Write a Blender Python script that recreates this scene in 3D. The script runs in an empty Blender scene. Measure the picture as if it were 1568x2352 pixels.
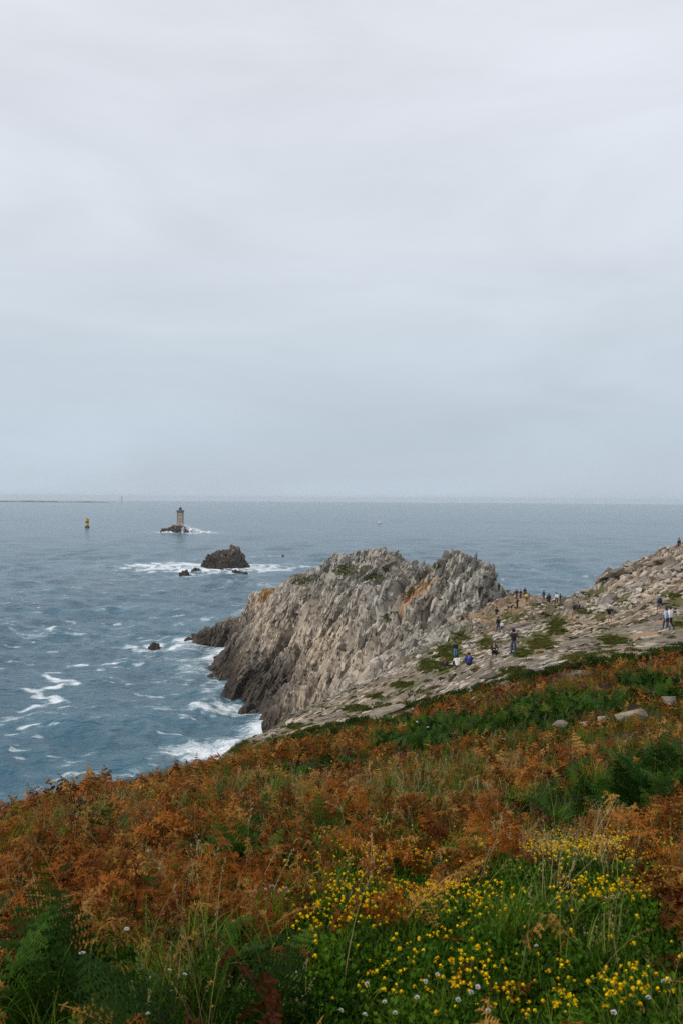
import bpy, bmesh, math, random
import numpy as np
from mathutils import Vector, Matrix, Euler

random.seed(7)
RNG = np.random.default_rng(11)
scene = bpy.context.scene
COL = scene.collection

# ------------------------------------------------------------------ camera
CAM_Z = 50.0
F = 2287.0            # focal length in reference pixels (frame 1568 x 2352)
V_LEVEL = 1144.0      # eye level row at the frame centre
ROLL = 0.0064
cam_data = bpy.data.cameras.new('camera')
cam_data.sensor_fit = 'VERTICAL'
cam_data.sensor_height = 36.0
cam_data.sensor_width = 24.0
cam_data.lens = 36.0 * F / 2352.0
cam_data.clip_start = 0.1
cam_data.clip_end = 60000.0
cam_data.dof.use_dof = True
cam_data.dof.focus_distance = 45.0
cam_data.dof.aperture_fstop = 7.0
cam = bpy.data.objects.new('camera', cam_data)
COL.objects.link(cam)
cam.matrix_world = (Matrix.Translation((0, 0, CAM_Z)) @ Matrix.Rotation(math.radians(90) - math.atan((1176 - V_LEVEL) / F), 4, 'X')
                    @ Matrix.Rotation(ROLL, 4, 'Z'))
scene.camera = cam

# ------------------------------------------------------------------ sky, sun, exposure
SUN_EL, SUN_AZ = math.radians(44), math.radians(-118)     # azimuth measured from +Y towards +X
world = bpy.data.worlds.new('World')
scene.world = world
world.use_nodes = True
nt = world.node_tree
nt.nodes.clear()
def N(tree, kind, **kw):
    n = tree.nodes.new(kind)
    for k, v in kw.items():
        setattr(n, k, v)
    return n
wo = N(nt, 'ShaderNodeOutputWorld')
bg = N(nt, 'ShaderNodeBackground')
bg.inputs['Strength'].default_value = 0.1
sky = N(nt, 'ShaderNodeTexSky', sky_type='NISHITA')
sky.sun_disc = False
sky.sun_elevation = SUN_EL
sky.sun_rotation = SUN_AZ
tc = N(nt, 'ShaderNodeTexCoord')
sep = N(nt, 'ShaderNodeSeparateXYZ')
nt.links.new(tc.outputs['Generated'], sep.inputs[0])
ramp = N(nt, 'ShaderNodeValToRGB')
els = ramp.color_ramp.elements
stops = [(0.0, (5.3, 6.2, 7.2)), (0.06, (5.5, 6.4, 7.4)), (0.11, (5.9, 6.75, 7.6)), (0.2, (6.8, 7.45, 8.15)), (0.3, (7.6, 8.05, 8.7)), (0.45, (8.3, 8.6, 9.3)), (1.0, (8.8, 9.1, 9.7))]
els[0].position, els[1].position = 0.0, 1.0
for i, (p, c) in enumerate(stops):
    e = els[0] if i == 0 else (els[-1] if i == len(stops) - 1 else els.new(p))
    e.color = (c[0] / 10, c[1] / 10, c[2] / 10, 1)
nt.links.new(sep.outputs['Z'], ramp.inputs[0])
mp = N(nt, 'ShaderNodeMapping')
mp.inputs['Scale'].default_value = (1.0, 1.0, 3.6)
nt.links.new(tc.outputs['Generated'], mp.inputs[0])
nz = N(nt, 'ShaderNodeTexNoise')
nz.inputs['Scale'].default_value = 2.6
nz.inputs['Detail'].default_value = 8
nz.inputs['Roughness'].default_value = 0.56
nz.inputs['Distortion'].default_value = 0.5
nt.links.new(mp.outputs[0], nz.inputs['Vector'])
mr = N(nt, 'ShaderNodeMapRange')
mr.inputs['From Min'].default_value = 0.3
mr.inputs['From Max'].default_value = 0.7
mr.inputs['To Min'].default_value = 8.95
mr.inputs['To Max'].default_value = 10.55
nt.links.new(nz.outputs['Fac'], mr.inputs['Value'])
vm = N(nt, 'ShaderNodeVectorMath', operation='SCALE')
nt.links.new(ramp.outputs[0], vm.inputs[0])
nt.links.new(mr.outputs[0], vm.inputs['Scale'])
mix = N(nt, 'ShaderNodeMix', data_type='RGBA')
mix.inputs['Factor'].default_value = 0.93
nt.links.new(sky.outputs[0], mix.inputs['A'])
nt.links.new(vm.outputs[0], mix.inputs['B'])
nt.links.new(mix.outputs['Result'], bg.inputs['Color'])
nt.links.new(bg.outputs[0], wo.inputs['Surface'])

sun_d = bpy.data.lights.new('sun', 'SUN')
sun_d.energy = 1.5
sun_d.angle = math.radians(11)
sun_d.color = (1.0, 0.95, 0.88)
sun = bpy.data.objects.new('sun', sun_d)
COL.objects.link(sun)
sd = Vector((math.sin(SUN_AZ) * math.cos(SUN_EL), math.cos(SUN_AZ) * math.cos(SUN_EL), math.sin(SUN_EL)))
sun.rotation_euler = sd.to_track_quat('Z', 'Y').to_euler()

scene.view_settings.view_transform = 'Standard'
scene.view_settings.look = 'None'
scene.view_settings.exposure = 0.0
scene.view_settings.gamma = 1.0
scene.view_settings.use_curve_mapping = False
scene.render.engine = 'CYCLES'
scene.cycles.max_bounces = 5
scene.cycles.diffuse_bounces = 2
scene.cycles.glossy_bounces = 2
scene.cycles.transmission_bounces = 2
scene.cycles.volume_bounces = 0
scene.cycles.use_denoising = False
scene.cycles.denoiser = 'OPENIMAGEDENOISE'
scene.cycles.denoising_input_passes = 'RGB_ALBEDO_NORMAL'
scene.cycles.denoising_prefilter = 'ACCURATE'

# ------------------------------------------------------------------ helpers
def P(u, v, Y):
    """world point seen at reference pixel (u, v) at forward distance Y"""
    du = u - 784.0
    dv = v - V_LEVEL - ROLL * du
    return np.array((du / F * Y, Y, CAM_Z - dv / F * Y))
def SEA(u, v):
    dv = v - V_LEVEL - ROLL * (u - 784.0)
    return P(u, v, CAM_Z * F / dv)
def to_px(x, y, z):
    du = x / y * F
    return 784 + du, V_LEVEL + ROLL * du + (CAM_Z - z) / y * F

def h32(ix, iy, iz, seed):
    h = (ix.astype(np.int64) * 374761393 + iy.astype(np.int64) * 668265263 + iz.astype(np.int64) * 2147483647 + seed * 1274126177) & 0xffffffff
    h = ((h ^ (h >> 13)) * 1274126177) & 0xffffffff
    h = ((h ^ (h >> 16)) * 2246822519) & 0xffffffff
    return ((h ^ (h >> 15)) & 0xffffff) / float(0xffffff)
def vnoise(x, y, z=None, seed=0):
    x = np.asarray(x, float); y = np.asarray(y, float)
    z = np.zeros_like(x) if z is None else np.asarray(z, float)
    fx, fy, fz = np.floor(x), np.floor(y), np.floor(z)
    tx, ty, tz = x - fx, y - fy, z - fz
    sx, sy, sz = [t * t * t * (t * (t * 6 - 15) + 10) for t in (tx, ty, tz)]
    r = 0
    for i in (0, 1):
        wx = sx if i else 1 - sx
        for j in (0, 1):
            wy = sy if j else 1 - sy
            for k in (0, 1):
                wz = sz if k else 1 - sz
                r = r + wx * wy * wz * h32(fx + i, fy + j, fz + k, seed)
    return r * 2 - 1
def fbm(x, y, z=None, seed=0, oct=4, gain=0.5):
    a, f, s = 1.0, 1.0, 0
    for o in range(oct):
        s = s + a * vnoise(np.asarray(x) * f, np.asarray(y) * f, None if z is None else np.asarray(z) * f, seed + o * 17)
        a *= gain; f *= 2.03
    return s
def cells(a, b, seed=0):
    """jittered cells: nearest and second distance, a random number of the cell, offset to its centre"""
    fa, fb = np.floor(a), np.floor(b)
    d1 = np.full(a.shape, 9.0); d2 = np.full(a.shape, 9.0); rid = np.zeros(a.shape); oa = np.zeros(a.shape); ob = np.zeros(a.shape)
    for i in (-1, 0, 1):
        for j in (-1, 0, 1):
            ca, cb = fa + i, fb + j
            z0 = np.zeros_like(ca)
            pa = ca + h32(ca, cb, z0, seed); pb = cb + h32(ca, cb, z0 + 1, seed)
            d = np.hypot(a - pa, b - pb)
            near = d < d1
            d2 = np.where(near, d1, np.minimum(d2, d))
            rid = np.where(near, h32(ca, cb, z0 + 2, seed), rid)
            oa = np.where(near, a - pa, oa); ob = np.where(near, b - pb, ob)
            d1 = np.where(near, d, d1)
    return d1, d2, rid, oa, ob
def sstep(a, b, x):
    t = np.clip((x - a) / (b - a), 0, 1)
    return t * t * (3 - 2 * t)
def seg_dist(x, y, p, q):
    """distance in plan to a segment, and the parameter along it"""
    dx, dy = q[0] - p[0], q[1] - p[1]
    t = np.clip(((x - p[0]) * dx + (y - p[1]) * dy) / (dx * dx + dy * dy + 1e-9), 0, 1)
    return np.hypot(x - p[0] - t * dx, y - p[1] - t * dy), t

def mesh_from(name, verts, faces, smooth=False, mats=()):
    me = bpy.data.meshes.new(name)
    verts = np.ascontiguousarray(verts, dtype=np.float32)
    faces = np.ascontiguousarray(faces, dtype=np.int32)
    k = faces.shape[1]
    me.vertices.add(len(verts)); me.vertices.foreach_set('co', verts.ravel())
    me.loops.add(faces.size); me.loops.foreach_set('vertex_index', faces.ravel())
    me.polygons.add(len(faces)); me.polygons.foreach_set('loop_start', np.arange(0, faces.size, k, dtype=np.int32))
    me.update(calc_edges=True)
    me.validate()
    me.polygons.foreach_set('use_smooth', np.full(len(me.polygons), smooth))
    for m in mats:
        me.materials.append(m)
    return me
def grid_faces(nr, nc):
    r, c = np.meshgrid(np.arange(nr - 1), np.arange(nc - 1), indexing='ij')
    i = (r * nc + c).ravel()
    return np.stack([i, i + 1, i + nc + 1, i + nc], 1)
def add_attr(me, name, vals):
    a = me.attributes.new(name, 'FLOAT', 'POINT')
    a.data.foreach_set('value', np.ascontiguousarray(vals, dtype=np.float32).ravel())
def obj(name, data, parent=None, loc=None, rot=None, scale=None, mat=None):
    o = bpy.data.objects.new(name, data)
    COL.objects.link(o)
    if parent is not None: o.parent = parent
    if loc is not None: o.location = loc
    if rot is not None: o.rotation_euler = rot
    if scale is not None: o.scale = scale if hasattr(scale, '__len__') else (scale,) * 3
    if mat is not None and data is not None: data.materials.append(mat)
    return o
def tag(o, label=None, cat=None, group=None, kind=None):
    if label: o['label'] = label
    if cat: o['category'] = cat
    if group: o['group'] = group
    if kind: o['kind'] = kind
    return o

# ------------------------------------------------------------------ materials
def new_mat(name):
    m = bpy.data.materials.new(name); m.use_nodes = True
    t = m.node_tree; b = t.nodes['Principled BSDF']
    return m, t, b
def noise_node(t, scale, detail=4, rough=0.55, vec=None, dist=0.0):
    n = N(t, 'ShaderNodeTexNoise')
    n.inputs['Scale'].default_value = scale; n.inputs['Detail'].default_value = detail
    n.inputs['Roughness'].default_value = rough; n.inputs['Distortion'].default_value = dist
    if vec is not None: t.links.new(vec, n.inputs['Vector'])
    return n
def ramp_node(t, stops, fac):
    r = N(t, 'ShaderNodeValToRGB'); e = r.color_ramp.elements
    e[0].position, e[0].color = stops[0][0], (*stops[0][1], 1)
    e[1].position, e[1].color = stops[-1][0], (*stops[-1][1], 1)
    for p, c in stops[1:-1]:
        x = e.new(p); x.color = (*c, 1)
    t.links.new(fac, r.inputs[0])
    return r
def mixc(t, fac, a, b, mode='MIX'):
    m = N(t, 'ShaderNodeMix', data_type='RGBA', blend_type=mode)
    for sock, v in (('Factor', fac), ('A', a), ('B', b)):
        s = m.inputs[sock]
        if hasattr(v, 'is_linked'): t.links.new(v, s)
        elif sock == 'Factor': s.default_value = v
        else: s.default_value = (*v, 1)
    return m.outputs['Result']
def maprange(t, val, a, b, c=0.0, d=1.0):
    m = N(t, 'ShaderNodeMapRange')
    for k, v in (('From Min', a), ('From Max', b), ('To Min', c), ('To Max', d)): m.inputs[k].default_value = v
    t.links.new(val, m.inputs['Value'])
    return m.outputs[0]
def mathn(t, op, a, b=None):
    m = N(t, 'ShaderNodeMath', operation=op)
    for i, v in enumerate((a, b)):
        if v is None: continue
        if hasattr(v, 'is_linked'): t.links.new(v, m.inputs[i])
        else: m.inputs[i].default_value = v
    return m.outputs[0]
def simple_mat(name, col, rough=0.8, var=0.25, nscale=3.0, metallic=0.0):
    """a plain surface with a little procedural wear"""
    m, t, b = new_mat(name)
    tcn = N(t, 'ShaderNodeTexCoord')
    nn = noise_node(t, nscale, 4, 0.6, tcn.outputs['Object'])
    f = maprange(t, nn.outputs['Fac'], 0.3, 0.7, 1 - var, 1 + var)
    v = N(t, 'ShaderNodeVectorMath', operation='SCALE')
    v.inputs[0].default_value = col
    t.links.new(f, v.inputs['Scale'])
    t.links.new(v.outputs[0], b.inputs['Base Color'])
    b.inputs['Roughness'].default_value = rough
    b.inputs['Metallic'].default_value = metallic
    return m
# ------------------------------------------------------------------ rock and soil materials
def rock_mat(name, strat, tide=True, soil=False, lichen=(), tones=((0.10, 0.09, 0.08), (0.37, 0.34, 0.295), (0.64, 0.60, 0.535)), warm=0.5):
    m, t, b = new_mat(name)
    g = N(t, 'ShaderNodeNewGeometry')
    pos = g.outputs['Position']
    # coordinates turned and stretched along the beds of the rock
    mp = N(t, 'ShaderNodeMapping')
    mp.inputs['Rotation'].default_value = strat
    t.links.new(pos, mp.inputs[0])
    st = N(t, 'ShaderNodeMapping'); st.inputs['Scale'].default_value = (0.22, 1.0, 1.0)
    t.links.new(mp.outputs[0], st.inputs[0])
    n1 = noise_node(t, 0.9, 6, 0.65, st.outputs[0], 0.4)
    n2 = noise_node(t, 4.0, 4, 0.7, st.outputs[0], 0.2)
    n3 = noise_node(t, 0.05, 4, 0.6, pos)
    mixf = mathn(t, 'ADD', mathn(t, 'MULTIPLY', n1.outputs['Fac'], 0.6), mathn(t, 'MULTIPLY', n2.outputs['Fac'], 0.4))
    rn = N(t, 'ShaderNodeAttribute'); rn.attribute_name = 'tone'
    oi = N(t, 'ShaderNodeObjectInfo')
    jit = mathn(t, "ADD", mathn(t, "MULTIPLY", rn.outputs["Fac"], 0.34), mathn(t, "MULTIPLY", oi.outputs["Random"], 0.14))
    mixf = mathn(t, 'ADD', mixf, mathn(t, "SUBTRACT", jit, 0.22))
    r1 = ramp_node(t, [(0.28, tones[0]), (0.52, tones[1]), (0.80, tones[2])], mixf)
    warmc = mixc(t, maprange(t, n3.outputs['Fac'], 0.38, 0.62), (1.0, 1.01, 1.03), (1.12, 0.97, 0.80))
    col = mixc(t, warm, r1.outputs[0], mixc(t, 1.0, r1.outputs[0], warmc, 'MULTIPLY'))
    if tide:   # bare buff rock below, grey lichen on the heights
        s0 = N(t, 'ShaderNodeSeparateXYZ'); t.links.new(pos, s0.inputs[0])
        hb = mathn(t, 'ADD', s0.outputs['Z'], mathn(t, 'MULTIPLY', mathn(t, 'SUBTRACT', n3.outputs['Fac'], 0.5), 26.0))
        col = mixc(t, 1.0, col, mixc(t, maprange(t, hb, 20.0, 30.0), (1.07, 1.00, 0.91), (0.85, 0.88, 0.87)), 'MULTIPLY')
    # ochre and orange lichen with shapes of its own
    n4 = noise_node(t, 0.16, 5, 0.7, pos, 0.6)
    col = mixc(t, mathn(t, 'MULTIPLY', maprange(t, n4.outputs['Fac'], 0.60, 0.72), 0.30), col, (0.26, 0.16, 0.055))
    for (c, rad, lc) in lichen:
        vd = N(t, 'ShaderNodeVectorMath', operation='DISTANCE')
        t.links.new(pos, vd.inputs[0]); vd.inputs[1].default_value = tuple(c)
        d = mathn(t, 'ADD', vd.outputs['Value'], mathn(t, 'MULTIPLY', mathn(t, 'SUBTRACT', n1.outputs['Fac'], 0.5), rad * 2.4))
        col = mixc(t, maprange(t, d, rad * 0.55, rad * 1.05, 0.9, 0.0), col, lc)
    sp = N(t, 'ShaderNodeSeparateXYZ'); t.links.new(pos, sp.inputs[0])
    if tide:   # black band of sea lichen and weed above the waterline
        zz = mathn(t, 'ADD', sp.outputs['Z'], mathn(t, 'MULTIPLY', mathn(t, 'SUBTRACT', n3.outputs['Fac'], 0.5), 9.0))
        zz = mathn(t, 'ADD', zz, mathn(t, 'MULTIPLY', mathn(t, 'SUBTRACT', n1.outputs['Fac'], 0.5), 5.0))
        col = mixc(t, maprange(t, zz, 4.5, 14.0, 0.92, 0.0), col, (0.045, 0.035, 0.026))
    rough = 0.85
    if soil:   # earth, dry grass and moss lying between the stones
        a1 = N(t, 'ShaderNodeAttribute'); a1.attribute_name = 'green'
        a2 = N(t, 'ShaderNodeAttribute'); a2.attribute_name = 'earth'
        a3 = N(t, 'ShaderNodeAttribute'); a3.attribute_name = 'mould'
        n5 = noise_node(t, 1.6, 5, 0.7, pos, 0.3)
        n6 = noise_node(t, 7.0, 4, 0.7, pos)
        e = maprange(t, mathn(t, 'ADD', a2.outputs['Fac'], mathn(t, 'SUBTRACT', n5.outputs['Fac'], 0.5)), 0.42, 0.60)
        ec = ramp_node(t, [(0.3, (0.21, 0.125, 0.072)), (0.7, (0.40, 0.265, 0.165))], n6.outputs['Fac'])
        col = mixc(t, e, col, ec.outputs[0])
        gfac = maprange(t, mathn(t, 'ADD', a1.outputs['Fac'], mathn(t, 'MULTIPLY', mathn(t, 'SUBTRACT', n5.outputs['Fac'], 0.5), 1.3)), 0.45, 0.62)
        gc = ramp_node(t, [(0.25, (0.035, 0.045, 0.012)), (0.5, (0.10, 0.10, 0.03)), (0.8, (0.22, 0.18, 0.07))], n6.outputs['Fac'])
        col = mixc(t, gfac, col, gc.outputs[0])
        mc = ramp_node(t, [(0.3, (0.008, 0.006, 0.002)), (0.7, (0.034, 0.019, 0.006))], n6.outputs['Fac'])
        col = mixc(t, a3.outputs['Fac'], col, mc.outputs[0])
    t.links.new(col, b.inputs['Base Color'])
    b.inputs['Roughness'].default_value = rough
    b.inputs['Specular IOR Level'].default_value = 0.25
    bp = N(t, 'ShaderNodeBump'); bp.inputs['Strength'].default_value = 0.7; bp.inputs['Distance'].default_value = 0.35
    t.links.new(mixf, bp.inputs['Height'])
    t.links.new(bp.outputs[0], b.inputs['Normal'])
    return m

ORANGE = (0.42, 0.19, 0.055)
M_HEAD = rock_mat('headland_rock', (0.25, -0.75, 0.75), True, True,
                  lichen=((P(983, 1372, 194), 4.2, (0.40, 0.16, 0.025)), (P(962, 1398, 190), 4.2, (0.46, 0.22, 0.09)), (P(622, 1362, 317), 5.5, (0.30, 0.16, 0.045))))
M_LAND = rock_mat('ledge_rock', (0.05, -0.12, 0.30), False, True, tones=((0.14, 0.12, 0.095), (0.41, 0.36, 0.30), (0.58, 0.52, 0.435)), warm=0.8)
M_SKERRY = rock_mat('skerry_rock', (0.3, -1.2, 0.2), True, False, tones=((0.035, 0.030, 0.027), (0.10, 0.085, 0.073), (0.34, 0.30, 0.27)), warm=0.6)

# ------------------------------------------------------------------ the shape of the land
CREST = [(585, 1408, 322), (600, 1385, 320), (620, 1356, 318), (680, 1326, 304), (735, 1308, 292), (745, 1284, 286), (768, 1268, 280), (800, 1266, 274), (826, 1262, 268), (852, 1254, 262),
         (872, 1274, 256), (900, 1292, 250), (918, 1326, 244), (952, 1328, 228), (978, 1308, 214), (1006, 1296, 206), (1024, 1264, 200), (1040, 1260, 199), (1054, 1284, 199), (1080, 1308, 200), (1112, 1320, 203),
         (1150, 1342, 208), (1186, 1357, 213), (1212, 1370, 216), (1240, 1385, 220)]
SPURS = [
    [(556, 1421, 336), (535, 1423, 337), (505, 1438, 340), (465, 1457, 343), (424, 1480, 345)],
    [(470, 1462, 338), (432, 1496, 327)],
    [(620, 1356, 318), (606, 1415, 316), (570, 1462, 314), (515, 1500, 311), (478, 1519, 305)],
    [(768, 1270, 280), (720, 1370, 280), (668, 1458, 282), (605, 1530, 283), (552, 1562, 276), (515, 1577, 264)],
    [(668, 1458, 282), (640, 1500, 270), (600, 1560, 270)],
    [(852, 1254, 262), (832, 1390, 250), (770, 1480, 246), (700, 1545, 246), (620, 1600, 246), (568, 1622, 240)],
    [(912, 1326, 243), (905, 1410, 217), (835, 1500, 214), (745, 1580, 220), (690, 1625, 224), (640, 1652, 225)],
    [(1030, 1276, 198), (1002, 1352, 192), (945, 1430, 184), (890, 1515, 182), (840, 1590, 186)],
    [(1082, 1318, 198), (1086, 1376, 188), (1030, 1440, 172), (965, 1510, 158), (900, 1570, 152)],
    [(1150, 1360, 208), (1130, 1392, 190), (1085, 1430, 168), (1030, 1475, 150)],
]
HEAD_LINES = [[P(*p) for p in L] for L in [CREST] + SPURS]
def headland_h(x, y):
    h = np.full(np.shape(x), -60.0)
    wob = 1.0 + 0.25 * vnoise(x / 14, y / 14, seed=5)
    for k, L in enumerate(HEAD_LINES):
        for i, (p, q) in enumerate(zip(L[:-1], L[1:])):
            d, t = seg_dist(x, y, p, q)
            z = p[2] + (q[2] - p[2]) * t
            if k == 0 and i < 4:          # the seaward end falls steeply
                near = 2.1 * d * wob
            elif k == 0:
                near = (1.25 * np.minimum(d, 3.0) + 0.38 * np.clip(d - 3.0, 0, 8) + 1.25 * np.maximum(d - 11, 0)) * wob
            else:
                knee = np.interp(z, [2, 16], [1.6, 7.5])
                near = (0.30 * np.minimum(d, knee) + np.interp(z, [2, 16], [2.6, 1.5]) * np.maximum(d - knee, 0)) * wob
            h = np.maximum(h, z - near)
    return h

LAND_PTS = [P(*p) for p in [
    (784, 2352, 3.1), (0, 2352, 3.3), (1568, 2352, 3.0), (784, 2100, 4.9), (0, 2100, 5.6), (1568, 2100, 4.8),
    (784, 1950, 7.5), (0, 1950, 9.5), (1568, 1950, 7.0), (784, 1860, 12), (300, 1856, 13), (0, 1852, 14.5), (1568, 1860, 10), (1200, 1860, 11),
    (784, 1790, 19), (500, 1800, 19), (250, 1800, 19.5), (1200, 1790, 16), (1568, 1780, 13.5),
    (784, 1745, 30), (600, 1755, 32), (450, 1768, 30), (1200, 1720, 25), (1568, 1700, 20),
    (784, 1705, 45), (1000, 1670, 43), (1200, 1640, 38), (1568, 1620, 31),
    (700, 1696, 58), (900, 1645, 60), (1150, 1574, 58), (1300, 1535, 57), (1568, 1506, 55), (540, 1738, 60),
    (1050, 1537, 70), (1180, 1507, 64), (1400, 1485, 70), (1568, 1465, 72), (900, 1602, 75), (760, 1632, 85), (645, 1670, 96), (560, 1716, 78),
    (1535, 1448, 79), (1480, 1430, 88), (1400, 1440, 92), (1515, 1412, 92), (1300, 1450, 95), (1250, 1490, 80), (1145, 1456, 138), (1050, 1490, 112), (985, 1515, 118),
    (1190, 1402, 157), (1142, 1426, 157), (1188, 1380, 205), (1250, 1384, 174), (1290, 1388, 170), (1320, 1402, 150), (1390, 1338, 150), (1450, 1309, 143), (1500, 1293, 140), (1558, 1276, 135),
    (1568, 1340, 115), (1450, 1360, 120), (1900, 1235, 135), (1900, 1400, 90), (1900, 1600, 33), (1900, 1950, 7), (880, 1560, 105)]]
LAND_PTS += [np.array(p, float) for p in [(0, -8, 50.4), (-12, -6, 49.0), (14, -6, 50.8), (30, 10, 51), (40, 40, 48), (-22, 20, 38), (-24, 60, 26), (-26, 100, 14),
                                           (45, 232, 18), (70, 262, 0), (62, 190, 34), (90, 150, 46), (95, 60, 50), (25, 260, 8)]]
_A = np.array(LAND_PTS)
def _tps_k(r2):
    return np.where(r2 > 1e-9, 0.5 * r2 * np.log(np.maximum(r2, 1e-9)), 0.0)
def _warp(x, y):      # the near slope is known in finer steps than the far one
    r = np.sqrt(x * x + (y + 14) ** 2) + 1e-6
    k = np.log1p(r / 12.0) / r
    return x * k * 6, (y + 14) * k * 6
_wx, _wy = _warp(_A[:, 0], _A[:, 1])
_n = len(_A)
_K = _tps_k((_wx[:, None] - _wx) ** 2 + (_wy[:, None] - _wy) ** 2) + np.eye(_n) * 0.002
_Pm = np.stack([np.ones(_n), _wx, _wy], 1)
_M = np.block([[_K, _Pm], [_Pm.T, np.zeros((3, 3))]])
_W = np.linalg.solve(_M, np.concatenate([_A[:, 2], np.zeros(3)]))
EDGE = [(-60, -30), (-11, -6), (-8.5, 6), (-7.2, 16), (-6.8, 24), (-7.5, 34), (-8.6, 50), (-8.8, 68), (-7.8, 84), (-6.0, 99), (1.0, 102), (6.0, 110), (8.5, 125), (10.0, 145), (14, 170), (14, 240), (50, 262), (110, 240), (130, -30)]
def in_poly(x, y, poly):
    ins = np.zeros(np.shape(x), bool)
    for (x0, y0), (x1, y1) in zip(poly, poly[1:] + poly[:1]):
        c = ((y0 > y) != (y1 > y)) & (x < (x1 - x0) * (y - y0) / (y1 - y0 + 1e-12) + x0)
        ins ^= c
    return ins
def land_h(x, y):
    x = np.asarray(x, float); y = np.asarray(y, float)
    sh = x.shape; x = x.ravel(); y = y.ravel()
    wx, wy = _warp(x, y)
    z = np.empty(len(x))
    for s in range(0, len(x), 20000):
        e = slice(s, s + 20000)
        z[e] = _tps_k((wx[e, None] - _wx) ** 2 + (wy[e, None] - _wy) ** 2) @ _W[:_n] + _W[_n] + _W[_n + 1] * wx[e] + _W[_n + 2] * wy[e]
    d = np.full(len(x), 1e9)
    for p, q in zip(EDGE[:-1], EDGE[1:]):
        d = np.minimum(d, seg_dist(x, y, p, q)[0])
    d = np.where(in_poly(x, y, EDGE), 0.0, d)
    d = d * (1 + 0.2 * vnoise(x / 6, y / 6, seed=91))
    z = z - np.where(d < 4, 0.16 * d * d, 2.56 + 1.5 * (d - 4))
    return np.maximum(z, -8).reshape(sh)

# where the ground is rock, heath or grass (regions lie on the ground itself)
def hz(L, u):
    return np.interp(u, [p[0] for p in L], [p[1] for p in L])
HEATH = [(-400, 1900), (0, 1815), (260, 1765), (400, 1748), (520, 1722), (700, 1692), (800, 1668), (900, 1640), (1000, 1612), (1150, 1570), (1300, 1532), (1420, 1518), (1568, 1497), (2200, 1420)]
def heath_mask(x, y, z):
    """1 where bracken and grass cover the near slope"""
    yy = np.maximum(y, 0.6)
    u, v = to_px(x, yy, z)
    w = 14 * fbm(x / 3, y / 3, seed=44, oct=3)
    m = sstep(-6, 8, v - hz(HEATH, u) + w)
    m = np.where(y > 66, 0, m)
    m = np.where((u < 560) & (y > 45), m * sstep(64, 56, y), m)
    return np.where(y < 4, 1.0, m)
GREEN_SPOTS = [(1240, 1475, 34, 18), (1200, 1500, 20, 10), (1280, 1440, 22, 20), (1260, 1420, 14, 10), (1415, 1472, 36, 11), (1030, 1500, 34, 22), (1000, 1530, 40, 16), (1060, 1470, 20, 14), (1345, 1405, 20, 8), (1120, 1478, 14, 10),
               (1430, 1388, 30, 9), (1300, 1392, 18, 10), (1360, 1365, 26, 8), (1180, 1420, 16, 6), (930, 1575, 30, 8), (870, 1600, 24, 6), (1180, 1545, 60, 10), (1330, 1512, 40, 10), (1100, 1585, 40, 12), (1540, 1370, 30, 8), (560, 1722, 30, 14),
               (1235, 1390, 10, 5), (1390, 1430, 20, 6), (1560, 1435, 16, 6), (700, 1672, 40, 8), (820, 1628, 30, 7)]
EARTH_SPOTS = [(1195, 1388, 26, 11), (1170, 1400, 30, 9), (1265, 1460, 9, 22), (1245, 1492, 14, 8), (1090, 1425, 22, 10), (1440, 1462, 34, 6), (1490, 1455, 22, 5), (1030, 1480, 6, 14), (1130, 1420, 26, 8), (1310, 1430, 14, 14), (1460, 1345, 30, 6), (1550, 1352, 24, 6), (1350, 1420, 30, 8)]
def spot_mask(spots, x, y, z):
    yy = np.maximum(y, 1.0)
    u, v = to_px(x, yy, z)
    m = np.zeros(np.shape(x))
    for (su, sv, ru, rv) in spots:
        q = ((u - su) / ru) ** 2 + ((v - sv) / rv) ** 2
        m = np.maximum(m, np.exp(-q * 0.9))
    return np.where(y < 50, 0, m)

def saw(t):
    """overlapping slabs: a long rise and an abrupt edge"""
    f = t - np.floor(t)
    return np.where(f < 0.82, f / 0.82, (1 - f) / 0.18) - 0.5
def land_detail(x, y, z):
    """bedded ledges on the rock, soft hummocks on the heath"""
    hm = heath_mask(x, y, z)
    ang = 0.22
    a = x * math.cos(ang) + y * math.sin(ang); b = -x * math.sin(ang) + y * math.cos(ang)
    wv = 1.1 * vnoise(x / 9, y / 9, seed=8) + 0.45 * vnoise(x / 3, y / 3, seed=10)
    a = a + wv; b = b + wv * 0.8
    _, _, r, _, _ = cells(a / 6.5, b / 2.2, seed=3)
    d1, d2, r2, oa, ob = cells(a / 2.4, b / 0.75, seed=9)
    led = -0.34 * saw(b / 2.3 + r * 0.9) + (r - 0.5) * 0.35 - 0.16 * saw(b / 0.62 + r2) + (r2 - 0.5) * 0.14 - 0.22 * sstep(0.09, 0.0, d2 - d1) * (r2 > 0.45)
    rough = sstep(80, 110, y)
    d1, d2, r3, oa, ob = cells(a / 1.3, b / 0.7, seed=13)
    led = led * (0.75 + 0.7 * rough) + rough * ((r3 - 0.5) * 0.7 - 0.35 * sstep(0.15, 0.0, d2 - d1))
    soft = sstep(0.35, 0.75, np.maximum(spot_mask(EARTH_SPOTS, x, y, z), spot_mask(GREEN_SPOTS, x, y, z)))
    far = 0.6 + 0.9 * sstep(90, 160, y)
    humm = 0.17 * fbm(x / 1.6, y / 1.6, seed=2, oct=3) + 0.28 * fbm(x / 7, y / 7, seed=6, oct=2) * sstep(8, 20, y)
    return (1 - hm) * (led * far * (1 - 0.75 * soft) + 0.35 * fbm(x / 9, y / 9, seed=12, oct=3)) + hm * (humm - 0.30)

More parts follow.
